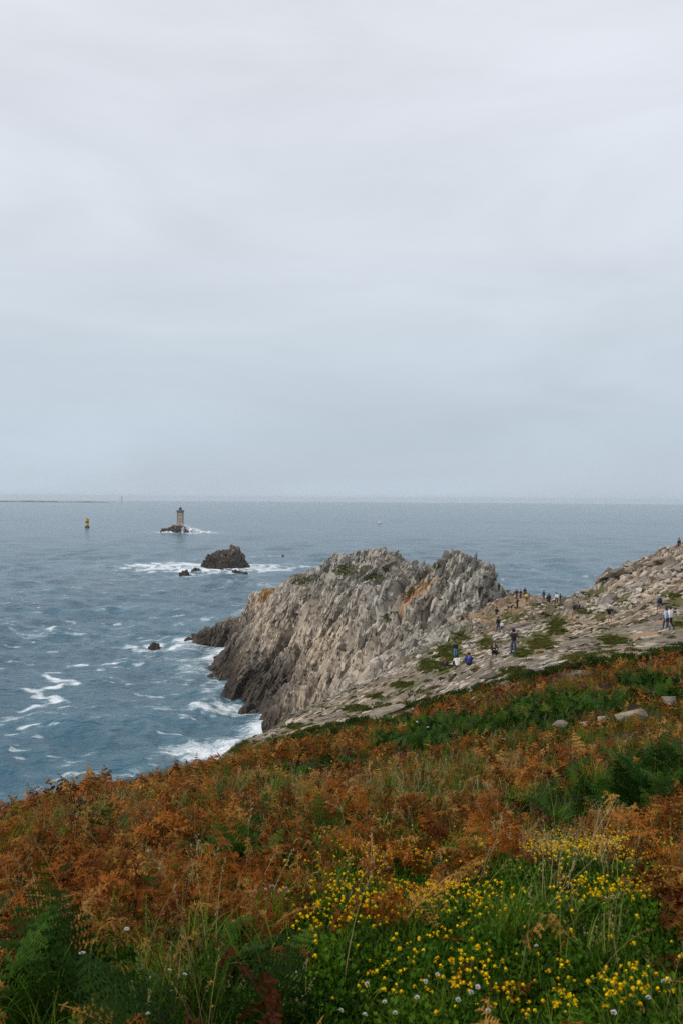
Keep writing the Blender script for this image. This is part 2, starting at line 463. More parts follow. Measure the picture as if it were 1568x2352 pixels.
# main sheet of land: rows closer together near the camera
ny, nx = 620, 430
yr = -8 + 278 * (np.linspace(0, 1, ny) ** 1.75)
sr = np.linspace(-1, 1, nx)
YY, SS = np.meshgrid(yr, sr, indexing='ij')
XX = np.where(SS < 0, SS * (16 + 0.30 * np.abs(YY)), SS * (12 + 0.52 * np.abs(YY)))
ZB = land_h(XX, YY)
ZZ = ZB + land_detail(XX, YY, ZB)
land_me = mesh_from('hillside', np.stack([XX, YY, ZZ], -1).reshape(-1, 3), grid_faces(ny, nx), False, [M_LAND])
hm = heath_mask(XX, YY, ZB)
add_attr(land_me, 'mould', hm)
add_attr(land_me, 'green', np.clip(spot_mask(GREEN_SPOTS, XX, YY, ZB) * 0.9 + (0.36 + 0.26 * fbm(XX / 5, YY / 5, seed=33, oct=3)) * (0.72 + 0.28 * sstep(70, 110, YY)), 0, 1))
add_attr(land_me, 'earth', np.clip(spot_mask(EARTH_SPOTS, XX, YY, ZB) * 0.85 + 0.33 + 0.24 * fbm(XX / 4, YY / 4, seed=37, oct=3), 0, 1))
hillside = tag(obj('hillside', land_me), 'near slope of heath with pale rock ledges falling to the saddle', kind='structure')
def ground(x, y):
    z = land_h(np.atleast_1d(x).astype(float), np.atleast_1d(y).astype(float))
    return z + land_detail(np.atleast_1d(x).astype(float), np.atleast_1d(y).astype(float), z)

# headland: the visible face, broken into leaning beds
DIP = np.array((0.62, 0.42, 0.66)); DIP /= np.linalg.norm(DIP)
hx = np.arange(-74, 66, 0.46); hy = np.arange(140, 372, 0.46)
HY, HX = np.meshgrid(hy, hx, indexing='ij')
HZ = headland_h(HX, HY)
HZ = HZ + 0.9 * fbm(HX / 9, HY / 9, seed=71, oct=3)
for (u, v, Y, rad, dep) in [(562, 1495, 313, 4.5, 7), (548, 1478, 318, 3.0, 4), (668, 1572, 244, 4.0, 8), (655, 1590, 238, 3.0, 6), (792, 1575, 205, 5.5, 9), (830, 1545, 198, 4.0, 6), (770, 1600, 210, 4.0, 7), (600, 1530, 296, 3.0, 5), (715, 1490, 262, 2.5, 3.5), (855, 1480, 205, 3.0, 3.5)]:
    q = P(u, v, Y); HZ = HZ - dep * sstep(rad * 1.25, rad * 0.45, np.hypot((HX - q[0]) * 1.15, (HY - q[1]) * 0.75) + 1.2 * vnoise(HX / 3, HY / 3, seed=88))   # clefts and sea caves
HZ = np.maximum(HZ, -6)
gy, gx = np.gradient(HZ, 0.46, 0.46)
nrm = np.stack([-gx, -gy, np.ones_like(gx)], -1); nrm /= np.linalg.norm(nrm, axis=-1, keepdims=True)
BED = np.array((0.50, 0.74, 0.45)); BED /= np.linalg.norm(BED)      # the beds climb away to the right
ACR = np.cross(BED, np.array((-0.25, -0.50, 0.83))); ACR /= np.linalg.norm(ACR)
if ACR[0] < 0: ACR = -ACR
def head_relief(X, Y, Z):
    ac = X * BED[0] + Y * BED[1] + Z * BED[2]
    bc = X * ACR[0] + Y * ACR[1] + Z * ACR[2]
    bc = bc + 2.2 * vnoise(X / 17, Y / 17, Z / 17, seed=15) + 0.7 * vnoise(X / 5, Y / 5, Z / 5, seed=16)
    g = vnoise(bc / 7.5, ac / 34, seed=17)
    rel = -2.6 * sstep(0.20, 0.0, np.abs(g))                                  # gullies
    d1, d2, r, oa, ob = cells(ac / 11.0, bc / 5.0, seed=21)
    rel += (r - 0.5) * 2.0 - 0.6 * sstep(0.07, 0, d2 - d1)
    rel += 1.7 * saw(bc / 4.2 + r * 0.8) * (0.4 + 0.9 * h32(np.floor(ac / 9), np.floor(bc / 5), bc * 0, 4))
    d1, d2, r2, oa, ob = cells(ac / 4.2, bc / 1.25, seed=22)
    rel += 0.55 * saw(bc / 1.5 + r2) + (r2 - 0.5) * 0.7 - 0.3 * sstep(0.12, 0, d2 - d1)
    return rel, r2
rel, tone = head_relief(HX, HY, HZ)
headV = np.stack([HX, HY, HZ], -1) + nrm * rel[..., None]
head_me = mesh_from('headland', headV.reshape(-1, 3), grid_faces(len(hy), len(hx)), False, [M_HEAD])
add_attr(head_me, 'tone', tone)
HEAD_GREEN = [(800, 1310, 40, 16), (860, 1330, 40, 14), (940, 1360, 22, 14), (890, 1420, 20, 16), (700, 1335, 40, 12), (1000, 1300, 14, 8), (1060, 1470, 30, 20), (980, 1520, 40, 16), (1110, 1420, 20, 8)]
add_attr(head_me, 'green', np.clip(spot_mask(HEAD_GREEN, HX, HY, HZ) * 0.62 + 0.10, 0, 1))
add_attr(head_me, 'earth', np.clip(spot_mask([(1160, 1385, 40, 14), (1100, 1410, 30, 12), (1200, 1380, 30, 10)], HX, HY, HZ) * 0.8, 0, 1))
headland = tag(obj('headland', head_me), 'jagged grey rock headland with two peaks running down into the sea', kind='structure')

def top_h(x, y):
    return np.maximum(ground(x, y), headland_h(np.atleast_1d(x).astype(float), np.atleast_1d(y).astype(float)))
def drop(u, v, y0=40.0, y1=330.0, only=None):
    """first ground point met by the sight line through (u, v)"""
    Y = np.arange(y0, y1, 0.25)
    du = u - 784.0; dv = v - V_LEVEL - ROLL * du
    x = du / F * Y; z = CAM_Z - dv / F * Y
    g = ground(x, Y) if only == 'land' else (headland_h(x, Y) if only == 'head' else top_h(x, Y))
    k = np.argmax(g >= z)
    if not (g >= z).any(): k = int(np.argmin(np.abs(g - z)))
    return np.array((x[k], Y[k], g[k]))
# ------------------------------------------------------------------ sea
R_EARTH = 6.4e6
SKERRIES = []    # (x, y, radius) filled below, foam gathers round them
def sk(u, v, r): p = SEA(u, v); SKERRIES.append((p[0], p[1], r)); return p
RK = [sk(520, 1300, 17), sk(494, 1312, 7), sk(455, 1314, 5.5), sk(427, 1320, 5), sk(548, 1314, 6), sk(406, 1221, 26), sk(357, 1481, 2.2), sk(600, 1346, 1.2), sk(652, 1276, 1.0)]
FOAM = [  # streaks drawn on the water: points and half width in metres
    ([(36, 1626), (125, 1610), (134, 1599), (67, 1584), (125, 1577), (161, 1572), (116, 1559), (103, 1545), (116, 1534), (179, 1525), (269, 1523), (313, 1525)], 2.0, 1.0),
    ([(40, 1644), (85, 1640)], 2.4, .9), ([(45, 1668), (66, 1666)], 1.6, .8), ([(74, 1678), (92, 1676)], 1.6, .6), ([(313, 1583), (345, 1588), (385, 1597)], 1.6, .8),
    ([(233, 1556), (270, 1560), (296, 1570)], 1.5, .8), ([(103, 1458), (125, 1450), (140, 1442)], 3.0, .9), ([(45, 1458), (110, 1458), (190, 1455)], 1.5, .7), ([(250, 1442), (300, 1440)], 2.0, .6),
    ([(330, 1438), (420, 1432), (440, 1424)], 2.0, .7), ([(315, 1482), (350, 1486), (400, 1480), (430, 1486)], 5.0, 1.0), ([(330, 1472), (420, 1466)], 2.5, .7),
    ([(290, 1396), (330, 1394)], 2.5, .8), ([(270, 1390), (300, 1396)], 1.5, .6), ([(10, 1408), (40, 1410)], 1.6, .6),
    ([(420, 1560), (480, 1548), (545, 1548)], 5.0, .85), ([(430, 1520), (500, 1530), (560, 1530)], 3.5, .8), ([(450, 1590), (520, 1585), (570, 1570)], 4.5, .9), ([(500, 1620), (560, 1640), (620, 1650)], 4.0, .9),
    ([(545, 1600), (560, 1640)], 5.0, .8), ([(340, 1560), (420, 1570), (470, 1590)], 1.6, .6), ([(560, 1690), (600, 1670), (640, 1668)], 5.0, .9), ([(490, 1745), (540, 1715), (600, 1690)], 3.5, .75),
    ([(90, 1805), (130, 1790), (170, 1795)], 2.5, .9), ([(60, 1770), (150, 1752), (200, 1758)], 1.6, .6), ([(330, 1745), (440, 1730), (500, 1700)], 1.5, .6), ([(0, 1830), (60, 1810), (120, 1812)], 2.5, .9), ([(210, 1800), (300, 1770), (360, 1760)], 2.5, .8),
    ([(345, 1300), (400, 1296), (470, 1297)], 20, 1.6), ([(360, 1308), (440, 1306), (500, 1312)], 14, 1.4), ([(560, 1302), (600, 1298), (635, 1304)], 18, 1.2), ([(410, 1326), (480, 1322), (560, 1316)], 9, 1.1), ([(270, 1318), (350, 1318), (410, 1322)], 4, .55),
    ([(580, 1347), (614, 1345)], 7, 1.2), ([(620, 1277), (680, 1276)], 10, 1.1), ([(700, 1290), (740, 1288)], 6, .5), ([(440, 1222), (480, 1221)], 26, 1.3), ([(370, 1223), (404, 1224)], 20, 1.1), ([(340, 1222), (372, 1221)], 14, .7), ([(430, 1224), (450, 1224)], 24, 1.3),
    ([(480, 1424), (530, 1412), (585, 1404)], 5, .9), ([(590, 1412), (570, 1408)], 5, .9), ([(430, 1440), (480, 1420)], 3, .6), ([(240, 1322), (300, 1320)], 3, .4), ([(395, 1284), (440, 1282)], 6, .35),
]
def sea_foam(x, y):
    f = np.zeros(x.shape)
    depth = -headland_h(x, y)
    f = np.maximum(f, np.exp(-np.maximum(depth, 0) / 24.0) * (0.72 + 0.38 * fbm(x / 16, y / 16, seed=55, oct=2)))
    for (sx, sy, r) in SKERRIES:
        d = np.hypot(x - sx, y - sy) - r
        f = np.maximum(f, np.exp(-np.maximum(d, 0) / (3 + r * 0.35)) * 0.9)
    wob = 2.2 * fbm(x / 7, y / 9, seed=50, oct=3)
    wob2 = 2.2 * fbm(x / 6, y / 8, seed=57, oct=3)
    for pts, w, a in FOAM:
        L = [SEA(*p) for p in pts]
        reach = 30 + 4 * w
        xs = [p[0] for p in L]; ys = [p[1] for p in L]
        sel = (x > min(xs) - reach) & (x < max(xs) + reach) & (y > min(ys) - reach) & (y < max(ys) + reach)
        if not sel.any(): continue
        xw = (x + wob * w * 0.5)[sel]; yw = (y + wob2 * w * 0.6)[sel]
        d = np.full(xw.shape, 1e9)
        for p, q in zip(L[:-1], L[1:]):
            d = np.minimum(d, seg_dist(xw, yw, p, q)[0])
        g = a * np.exp(-(d / w / 1.5) ** 2) * (0.72 + 0.42 * vnoise(xw / (2.5 * w), yw / (2.5 * w), seed=58))
        f[sel] = np.maximum(f[sel], g)
    dist = np.hypot(x, y)
    big = fbm(x / 60, y / 90, seed=61, oct=3)
    caps = sstep(0.52, 0.95, fbm(x / 7, y / 3.6, seed=66, oct=3) + 0.25 * big) * 0.62      # small breaking crests
    return np.maximum(f, caps * sstep(1500, 500, dist)), big

vr = np.concatenate([np.linspace(2300, 1960, 40), np.linspace(1955, 1200, 560), np.linspace(1199, 1154.2, 90)])
rr = CAM_Z * F / (vr - V_LEVEL)
rr = np.concatenate([rr, np.geomspace(rr[-1] * 1.15, 26000, 22)])
th = np.radians(np.concatenate([np.linspace(-85, -23, 26), np.linspace(-22, 22, 560), np.linspace(23, 85, 26)]))
RR, TH = np.meshgrid(rr, th, indexing='ij')
SX, SY = RR * np.sin(TH), RR * np.cos(TH)
foam, big = sea_foam(SX, SY)
gap = np.gradient(rr)[:, None]
SZ = np.zeros_like(SX)
wr = np.random.default_rng(5)
for k in range(54):
    lam = 3.5 * (1.062 ** k) * wr.uniform(0.9, 1.1)
    a = math.radians(250 + wr.normal(0, 34))
    amp = 0.0075 * lam * wr.uniform(0.5, 1.2) * (1.0 if lam < 25 else 0.6)
    w = sstep(lam * 0.5, lam * 0.2, np.broadcast_to(gap, SX.shape))
    ph = (SX * math.sin(a) + SY * math.cos(a)) * 2 * math.pi / lam + wr.uniform(0, 6.28)
    SZ += w * amp * (np.sin(ph) + 0.25 * np.sin(2 * ph + 0.6))
SZ *= 1.0 + 0.35 * big
SZ += foam * 0.25 * vnoise(SX / 2.0, SY / 2.0, seed=3) * (gap < 6)
SZ -= RR ** 2 / (2 * R_EARTH)
sea_m, t, b = new_mat('sea_water')
g = N(t, 'ShaderNodeNewGeometry'); pos = g.outputs['Position']
st = N(t, 'ShaderNodeMapping'); st.inputs['Scale'].default_value = (0.65, 1.0, 1.0); st.inputs['Rotation'].default_value = (0, 0, 0.25)
t.links.new(pos, st.inputs[0])
fa = N(t, 'ShaderNodeAttribute'); fa.attribute_name = 'foam'
nf1 = noise_node(t, 0.28, 6, 0.72, st.outputs[0], 1.2)
nf2 = noise_node(t, 1.3, 5, 0.7, st.outputs[0], 0.8)
nf3 = noise_node(t, 3.4, 4, 0.7, st.outputs[0], 0.5)
lace = mathn(t, 'ADD', mathn(t, 'MULTIPLY', nf1.outputs['Fac'], 0.5), mathn(t, 'ADD', mathn(t, 'MULTIPLY', nf2.outputs['Fac'], 0.3), mathn(t, 'MULTIPLY', nf3.outputs['Fac'], 0.2)))
ff = mathn(t, 'ADD', fa.outputs['Fac'], mathn(t, 'MULTIPLY', mathn(t, 'SUBTRACT', lace, 0.5), 2.7))
fmask = maprange(t, ff, 0.50, 0.95)
milk = maprange(t, fa.outputs['Fac'], 0.12, 0.8)
n_deep = noise_node(t, 0.018, 3, 0.5, st.outputs[0])
deep = mixc(t, maprange(t, n_deep.outputs['Fac'], 0.35, 0.65), (0.010, 0.066, 0.108), (0.018, 0.098, 0.145))
deep = mixc(t, mathn(t, 'MULTIPLY', milk, 0.55), deep, (0.10, 0.22, 0.25))
t.links.new(mixc(t, fmask, deep, (0.78, 0.82, 0.84)), b.inputs['Base Color'])
t.links.new(maprange(t, fmask, 0, 1, 0.16, 0.8), b.inputs['Roughness'])
b.inputs['IOR'].default_value = 1.33
nb1 = noise_node(t, 0.42, 5, 0.6, st.outputs[0], 0.3)
nb2 = noise_node(t, 0.10, 4, 0.6, st.outputs[0], 0.3)
hgt = mathn(t, 'ADD', nb1.outputs['Fac'], mathn(t, 'MULTIPLY', nb2.outputs['Fac'], 2.4))
bp = N(t, 'ShaderNodeBump'); bp.inputs['Strength'].default_value = 0.85; bp.inputs['Distance'].default_value = 1.1
t.links.new(hgt, bp.inputs['Height']); t.links.new(bp.outputs[0], b.inputs['Normal'])
sea_me = mesh_from('sea', np.stack([SX, SY, SZ], -1).reshape(-1, 3), grid_faces(len(rr), len(th))[:, ::-1], True, [sea_m])
add_attr(sea_me, 'foam', foam)
sea = tag(obj('sea', sea_me), 'choppy grey blue sea with white foam along the rocks', kind='structure')

# ------------------------------------------------------------------ haze over the sea
hz_m = bpy.data.materials.new('haze_air'); hz_m.use_nodes = True
ht = hz_m.node_tree; ht.nodes.remove(ht.nodes['Principled BSDF'])
pv = N(ht, 'ShaderNodeVolumePrincipled')
pv.inputs['Color'].default_value = (0.82, 0.93, 1.0, 1)
pv.inputs['Density'].default_value = 3.6e-5
pv.inputs['Anisotropy'].default_value = 0.0
pv.inputs['Density Attribute'].default_value = ''
hz_m.cycles.homogeneous_volume = True
ht.links.new(pv.outputs[0], ht.nodes['Material Output'].inputs['Volume'])
bm = bmesh.new(); bmesh.ops.create_cube(bm, size=1.0)
hme = bpy.data.meshes.new('haze'); bm.to_mesh(hme); bm.free(); hme.materials.append(hz_m)
haze = obj('haze', hme, loc=(0, 13300, -5), scale=(53000, 27400, 150))
tag(haze, 'thin pale sea haze hanging over the water', kind='stuff')
# ------------------------------------------------------------------ people: where they stand (reference pixel of the feet), kept free of loose stones
PEOPLE = [
    # u, v feet, Y hint, pose, yaw deg (0 looks away from the camera), height, top, legs, hair/hat, extras, label
    (1146, 1360, None, 'stand', 30, 1.72, 'black', 'darkteal', 'black', '', 'person in dark clothes standing alone high on the headland scree'),
    (1187, 1377, 205, 'photo', 20, 1.74, 'black', 'black', 'black', '', 'person all in black, leftmost of the group on the saddle, arms raised'),
    (1196, 1376, 208, 'stand', -150, 1.66, 'blackwhite', 'black', 'brown', '', 'person in black with a white patch, second from the left on the saddle'),
    (1206, 1377, 212, 'stand', 10, 1.80, 'black', 'black', 'black', '', 'tall person in black behind the yellow jacket on the saddle'),
    (1210, 1384, 196, 'stand', -40, 1.70, 'yellow', 'black', 'black', 'bag', 'person in a yellow jacket with a white shoulder bag on the saddle'),
    (1215.5, 1384, 197, 'stand', 60, 1.52, 'greygreen', 'grey', 'brown', '', 'short person in grey green right of the yellow jacket'),
    (1249.5, 1380, 176, 'stand', 15, 1.74, 'darkteal', 'navy', 'black', 'teal pack', 'person in dark teal with a backpack right of the stone marker post'),
    (1259, 1391, 168, 'stand', -10, 1.72, 'black', 'shorts_skin', 'black', 'pack', 'person in black shorts with bare legs and a backpack on the saddle'),
    (1262.5, 1388, 171, 'stand', 25, 1.72, 'navy', 'navy', 'black', '', 'person in navy close behind the bare legged one on the saddle'),
    (1277, 1387, 170, 'stand', 80, 1.70, 'white', 'black', 'black', '', 'person in a white top and black trousers on the saddle'),
    (1281, 1388, 168, 'stand', -70, 1.68, 'white', 'red', 'brown', '', 'person in a white top and red trousers on the saddle'),
    (1287.5, 1389, 168, 'photo', -60, 1.78, 'navy', 'grey', 'black', '', 'person in navy and grey trousers taking a picture on the saddle'),
    (1318, 1404, 152, 'sit', -120, 1.72, 'black', 'black', 'black', '', 'left one of two people in black sitting against the boulders'),
    (1329, 1403, 152, 'sit', 150, 1.72, 'black', 'black', 'brown', '', 'right one of two people in black sitting against the boulders'),
    (1189, 1401, 160, 'arm_out', 40, 1.72, 'black', 'black', 'black', '', 'person in black with one arm held out on the bare earth'),
    (1141.5, 1424, 157, 'walk', 5, 1.76, 'black', 'shorts_dark', 'black', 'pack', 'person in dark shorts with a backpack walking up the scree'),
    (1145.5, 1455, 140, 'walk', 10, 1.76, 'black', 'jeans', 'black', '', 'person in a black jacket and jeans walking beside a child'),
    (1154, 1451, 141, 'stand', -5, 1.30, 'white', 'black', 'whitehat', '', 'small child in a white top and white hat on the path'),
    (1181, 1508, 64, 'photo', -22, 1.76, 'black', 'jeans', 'black', 'camera', 'person in a black coat and jeans standing on the ledge holding up a camera'),
    (1135, 1509, 70, 'crouch', 190, 1.72, 'black', 'black', 'black', '', 'person in black crouching behind the ledge edge, left of the photographer'),
    (1047.5, 1511, 84, 'stand', 15, 1.45, 'black', 'blue', 'black', '', 'person in black and bright blue standing behind the white shirt sitter'),
    (1052, 1535, 70, 'sit', 8, 1.76, 'whitetee', 'black', 'black', '', 'person in a white t-shirt sitting on the ledge'),
    (1078, 1530.5, 71, 'sit', -10, 1.70, 'royal', 'black', 'brown', '', 'person in a royal blue jacket sitting on the ledge'),
    (1027, 1537, 72, 'lie', -60, 1.70, 'black', 'black', 'ginger', '', 'person in dark clothes leaning low, leftmost of the ledge sitters'),
    (1401, 1439, 92, 'photo', 175, 1.74, 'black', 'shorts_khaki', 'whitehat', '', 'person in a black top, patterned hat and khaki shorts on the path'),
    (1515, 1412, 93, 'walk', 0, 1.76, 'greyjacket', 'shorts_grey', 'whitehat', 'pack', 'person in a grey jacket with white cap and shorts walking uphill'),
    (1532, 1448, 80, 'walk', 30, 1.76, 'paleblue', 'jeans', 'black', '', 'person in a pale blue shirt and jeans, left one of a walking couple'),
    (1541, 1449, 79, 'walk', 30, 1.80, 'white', 'black', 'black', '', 'person in a white shirt and black trousers, right one of a walking couple'),
    (1559, 1267, None, 'stand', 120, 1.76, 'black', 'shorts_dark', 'black', '', 'person in black with bare legs standing on top of the right ridge'),
    (1078.5, 1287, None, 'sit', 70, 1.70, 'black', 'black', 'black', '', 'person in black sitting on the crest right of the highest peak'),
]
SPOTS = []
for p in PEOPLE:
    u, v, Yh = p[0], p[1], p[2]
    if Yh is None:
        q = drop(u, v + 1.0)
    else:
        du = u - 784.0
        q = drop(u, v, max(40, Yh * 0.72), Yh * 1.16)
    SPOTS.append(q)
SPOTS = np.array(SPOTS)
SPOTS[28, 2] += 0.25

# ------------------------------------------------------------------ loose and standing stones
def block_mesh(name, seed, n=13, flat=1.0):
    r = np.random.default_rng(seed)
    bm = bmesh.new()
    pts = r.uniform(-1, 1, (n, 3))
    pts /= np.maximum(np.abs(pts).max(1, keepdims=True), 1e-6)       # on the faces of a cube
    pts *= r.uniform(0.72, 1.0, (n, 1))
    for p in pts: bm.verts.new(p * (0.5, 0.5, 0.5 * flat))
    bmesh.ops.convex_hull(bm, input=bm.verts)
    bmesh.ops.delete(bm, geom=[v for v in bm.verts if not v.link_faces], context='VERTS')
    bmesh.ops.triangulate(bm, faces=bm.faces)
    me = bpy.data.meshes.new(name); bm.to_mesh(me); bm.free()
    return me
BLOCKS = [block_mesh('stone_block', 100 + i, 14 + i % 8) for i in range(14)]
BV = []
for me in BLOCKS:
    v = np.array([q.co[:] for q in me.vertices]); f = np.array([list(q.vertices) for q in me.polygons])
    BV.append((v, f))
def frames(long_dir, normal, r, jit_n, jit_l):
    n = normal + r.normal(0, jit_n, normal.shape); n /= np.linalg.norm(n, axis=1, keepdims=True)
    l = long_dir + r.normal(0, jit_l, normal.shape)
    l = l - (l * n).sum(1, keepdims=True) * n; l /= np.linalg.norm(l, axis=1, keepdims=True)
    w = np.cross(n, l)
    return np.stack([l, w, n], -1)          # columns
def lay_stones(parent, pos, Rm, size, mat, piece_name, rest_name, rest_label, r, n_single=300):
    rank = np.argsort(-(np.sqrt(size[:, 0] * np.maximum(size[:, 1], size[:, 2])) / np.linalg.norm(pos - (0, 0, CAM_Z), axis=1)))
    kinds = r.integers(0, len(BLOCKS), len(pos))
    mats = {}
    for i in rank[:n_single]:
        k = int(kinds[i])
        if k not in mats:
            m2 = BLOCKS[k].copy(); m2.name = piece_name; m2.materials.append(mat); mats[k] = m2
        o = bpy.data.objects.new(piece_name, mats[k]); COL.objects.link(o); o.parent = parent
        M4 = Matrix(((*(Rm[i][0] * size[i]), pos[i][0]), (*(Rm[i][1] * size[i]), pos[i][1]), (*(Rm[i][2] * size[i]), pos[i][2]), (0, 0, 0, 1)))
        o.matrix_local = M4
    vs, fs, tn, off = [], [], [], 0
    rest = rank[n_single:]
    for k in range(len(BLOCKS)):
        ids = rest[kinds[rest] == k]
        if not len(ids): continue
        v, f = BV[k]
        w = np.einsum('nij,kj->nki', Rm[ids] * size[ids][:, None, :], v) + pos[ids][:, None, :]
        vs.append(w.reshape(-1, 3)); tn.append(np.repeat(r.random(len(ids)), len(v)))
        fs.append((f[None] + (np.arange(len(ids)) * len(v))[:, None, None] + off).reshape(-1, 3)); off += len(ids) * len(v)
    me = mesh_from(rest_name, np.concatenate(vs), np.concatenate(fs), False, [mat])
    add_attr(me, 'tone', np.concatenate(tn))
    o = obj(rest_name, me, parent); o['kind'] = 'stuff'
    return o
r = np.random.default_rng(77)
# headland: beds leaning up to the right, larger towards the two summits
pv_ = headV.reshape(-1, 3); nv_ = nrm.reshape(-1, 3)
view = np.array((0, 0, CAM_Z)) - pv_; view /= np.linalg.norm(view, axis=1, keepdims=True)
facing = (nv_ * view).sum(1)
LZ = land_h(pv_[:, 0], pv_[:, 1])
ok = (pv_[:, 2] > 0.3) & (pv_[:, 2] > LZ - 0.5)
w = np.where(ok, np.clip(facing, 0.03, 0.6), 0) / np.cos(np.arctan(1 / np.maximum(nv_[:, 2], 0.2)))
w *= 1 - 0.8 * sstep(0.4, 0.8, spot_mask(HEAD_GREEN, pv_[:, 0], pv_[:, 1], pv_[:, 2]))
ids = r.choice(len(pv_), 10500, replace=False, p=w / w.sum())
pos = pv_[ids]; nn_ = nv_[ids]
crest_d = np.full(len(ids), 99.0)
for p, q in zip(HEAD_LINES[0][:-1], HEAD_LINES[0][1:]):
    crest_d = np.minimum(crest_d, seg_dist(pos[:, 0], pos[:, 1], p, q)[0])
L = np.exp(r.normal(0.30, 0.55, len(ids))) * (1 + 0.2 * sstep(9, 0, crest_d))
L = np.clip(L, 0.5, 6.5 - 4.2 * sstep(7, 3, crest_d))
nearpk = sstep(26, 6, np.hypot(pos[:, 0] - 20, pos[:, 1] - 196))
L *= 1 + 0.2 * nearpk
size = np.stack([L, L ** 0.8 * r.uniform(0.20, 0.40, len(L)), L ** 0.8 * r.uniform(0.16, 0.34, len(L))], 1)
steep = np.array((0.30, 0.75, 0.58)); flatd = np.array((0.55, 0.72, 0.42))
k = sstep(-25, 25, pos[:, 0])[:, None]
ld = flatd * (1 - k) + steep * k
Rm = frames(ld, nn_ + np.array((-0.12, -0.2, 0.1)), r, 0.16, 0.09)
pos = pos + nn_ * (size[:, 2] * r.uniform(-0.3, 0.15, len(L)))[:, None]
keep = np.min(np.hypot(pos[:, None, 0] - SPOTS[None, :, 0], pos[:, None, 1] - SPOTS[None, :, 1]), axis=1) > 0.9
lay_stones(headland, pos[keep], Rm[keep], size[keep], M_HEAD, 'rock_slab', 'smaller_rocks', '', r)
# pinnacles along the crest
for (u, v, Y, a, b_, c_) in [(852, 1262, 262, 4.6, 3.0, 5.5), (838, 1268, 264, 4.0, 2.6, 4.2), (766, 1281, 280, 4.6, 3.2, 4.6), (786, 1276, 276, 5.0, 3.0, 3.2), (872, 1274, 257, 4.6, 3.0, 3.0), (900, 1284, 250, 5.0, 3.2, 3.4),
                             (1030, 1262, 199, 3.4, 2.4, 4.2), (1044, 1262, 199, 3.0, 2.4, 3.4), (1018, 1278, 201, 2.8, 2.0, 2.6), (1058, 1288, 199, 3.0, 2.2, 2.6), (935, 1312, 236, 1.8, 1.4, 2.6), (990, 1300, 212, 3.0, 2.2, 2.4), (1088, 1312, 200, 3.0, 2.2, 2.0), (750, 1296, 285, 4.4, 3.2, 4.8), (1004, 1292, 206, 2.8, 2.0, 2.4)]:
    p = P(u, v + 2 + 0.42 * c_ * F / Y, Y); me = BLOCKS[r.integers(0, len(BLOCKS))].copy(); me.name = 'crag'; me.materials.append(M_HEAD)
    o = obj('crag', me, headland, p, (r.uniform(-.25, .25), r.uniform(0.1, 0.5), r.uniform(0, 6.3)), (a, b_, c_))

# ledges, saddle and right ridge
M_ = 80000
Yc = 50 + 170 * r.random(M_) ** 1.25
Xc = r.uniform(-0.10, 0.42, M_) * Yc
Zc = land_h(Xc, Yc)
hmk = heath_mask(Xc, Yc, Zc)
grn = np.maximum(spot_mask(GREEN_SPOTS, Xc, Yc, Zc), 0.9 * spot_mask(EARTH_SPOTS, Xc, Yc, Zc))
hh = headland_h(Xc, Yc)
clump = sstep(-0.5, 0.6, fbm(Xc / 6, Yc / 6, seed=131, oct=3))
acc = (r.random(M_) < (1 - hmk) * (1 - sstep(0.25, 0.6, grn)) * (0.06 + 0.94 * clump) * (1 - 0.75 * sstep(100, 80, Yc))) & (Zc > hh - 0.4) & (Zc > 12)
acc &= in_poly(Xc, Yc, [(a + (0.0 if a > 0 else 0.5), b2) for a, b2 in EDGE])
ids = np.where(acc)[0][:13500]
x, y = Xc[ids], Yc[ids]
z = ground(x, y)
e = 0.6
nn_ = np.stack([-(land_h(x + e, y) - land_h(x - e, y)) / (2 * e), -(land_h(x, y + e) - land_h(x, y - e)) / (2 * e), np.ones(len(x))], 1)
nn_ /= np.linalg.norm(nn_, axis=1, keepdims=True)
u_, v_ = to_px(x, y, z)
ridge = sstep(1290, 1380, u_) * sstep(1440, 1370, v_)
bed = sstep(100, 75, y)
L = np.exp(r.normal(-0.55, 0.5, len(x))) * (0.80 + 0.35 * ridge + 0.15 * bed)
L = np.clip(L, 0.22, 2.6)
size = np.stack([L, L * r.uniform(0.35, 0.75, len(L)), L * (r.uniform(0.10, 0.2, len(L)) * bed + r.uniform(0.16, 0.36, len(L)) * (1 - bed)) * (1 + 0.35 * ridge)], 1)
ld = np.stack([np.full(len(x), 0.96), np.full(len(x), 0.22), np.full(len(x), 0.1)], 1)
Rm = frames(ld, nn_ + np.array((-0.12, -0.12, 0)), r, 0.10, 0.30)
Rm2 = frames(ld, nn_ + np.array((-0.2, -0.25, 0)), r, 0.28, 0.5)
Rm = np.where((y > 100)[:, None, None], Rm2, Rm)
pos = np.stack([x, y, z], 1) + nn_ * (size[:, 2] * r.uniform(-0.05, 0.2, len(L)))[:, None]
dist = np.min(np.hypot(pos[:, None, 0] - SPOTS[None, :, 0], pos[:, None, 1] - SPOTS[None, :, 1]), axis=1)
keep = dist > (0.35 + size[:, 0] * 0.55)
for q in SPOTS:      # nothing between the walkers and the open view
    keep &= ~((np.abs(pos[:, 0] - q[0]) < 0.5 + size[:, 0] * 0.5) & (pos[:, 1] < q[1]) & (pos[:, 1] > q[1] - 5) & (size[:, 2] > 0.12))
lay_stones(hillside, pos[keep], Rm[keep], size[keep], M_LAND, 'stone_slab', 'scattered_stones', '', r)
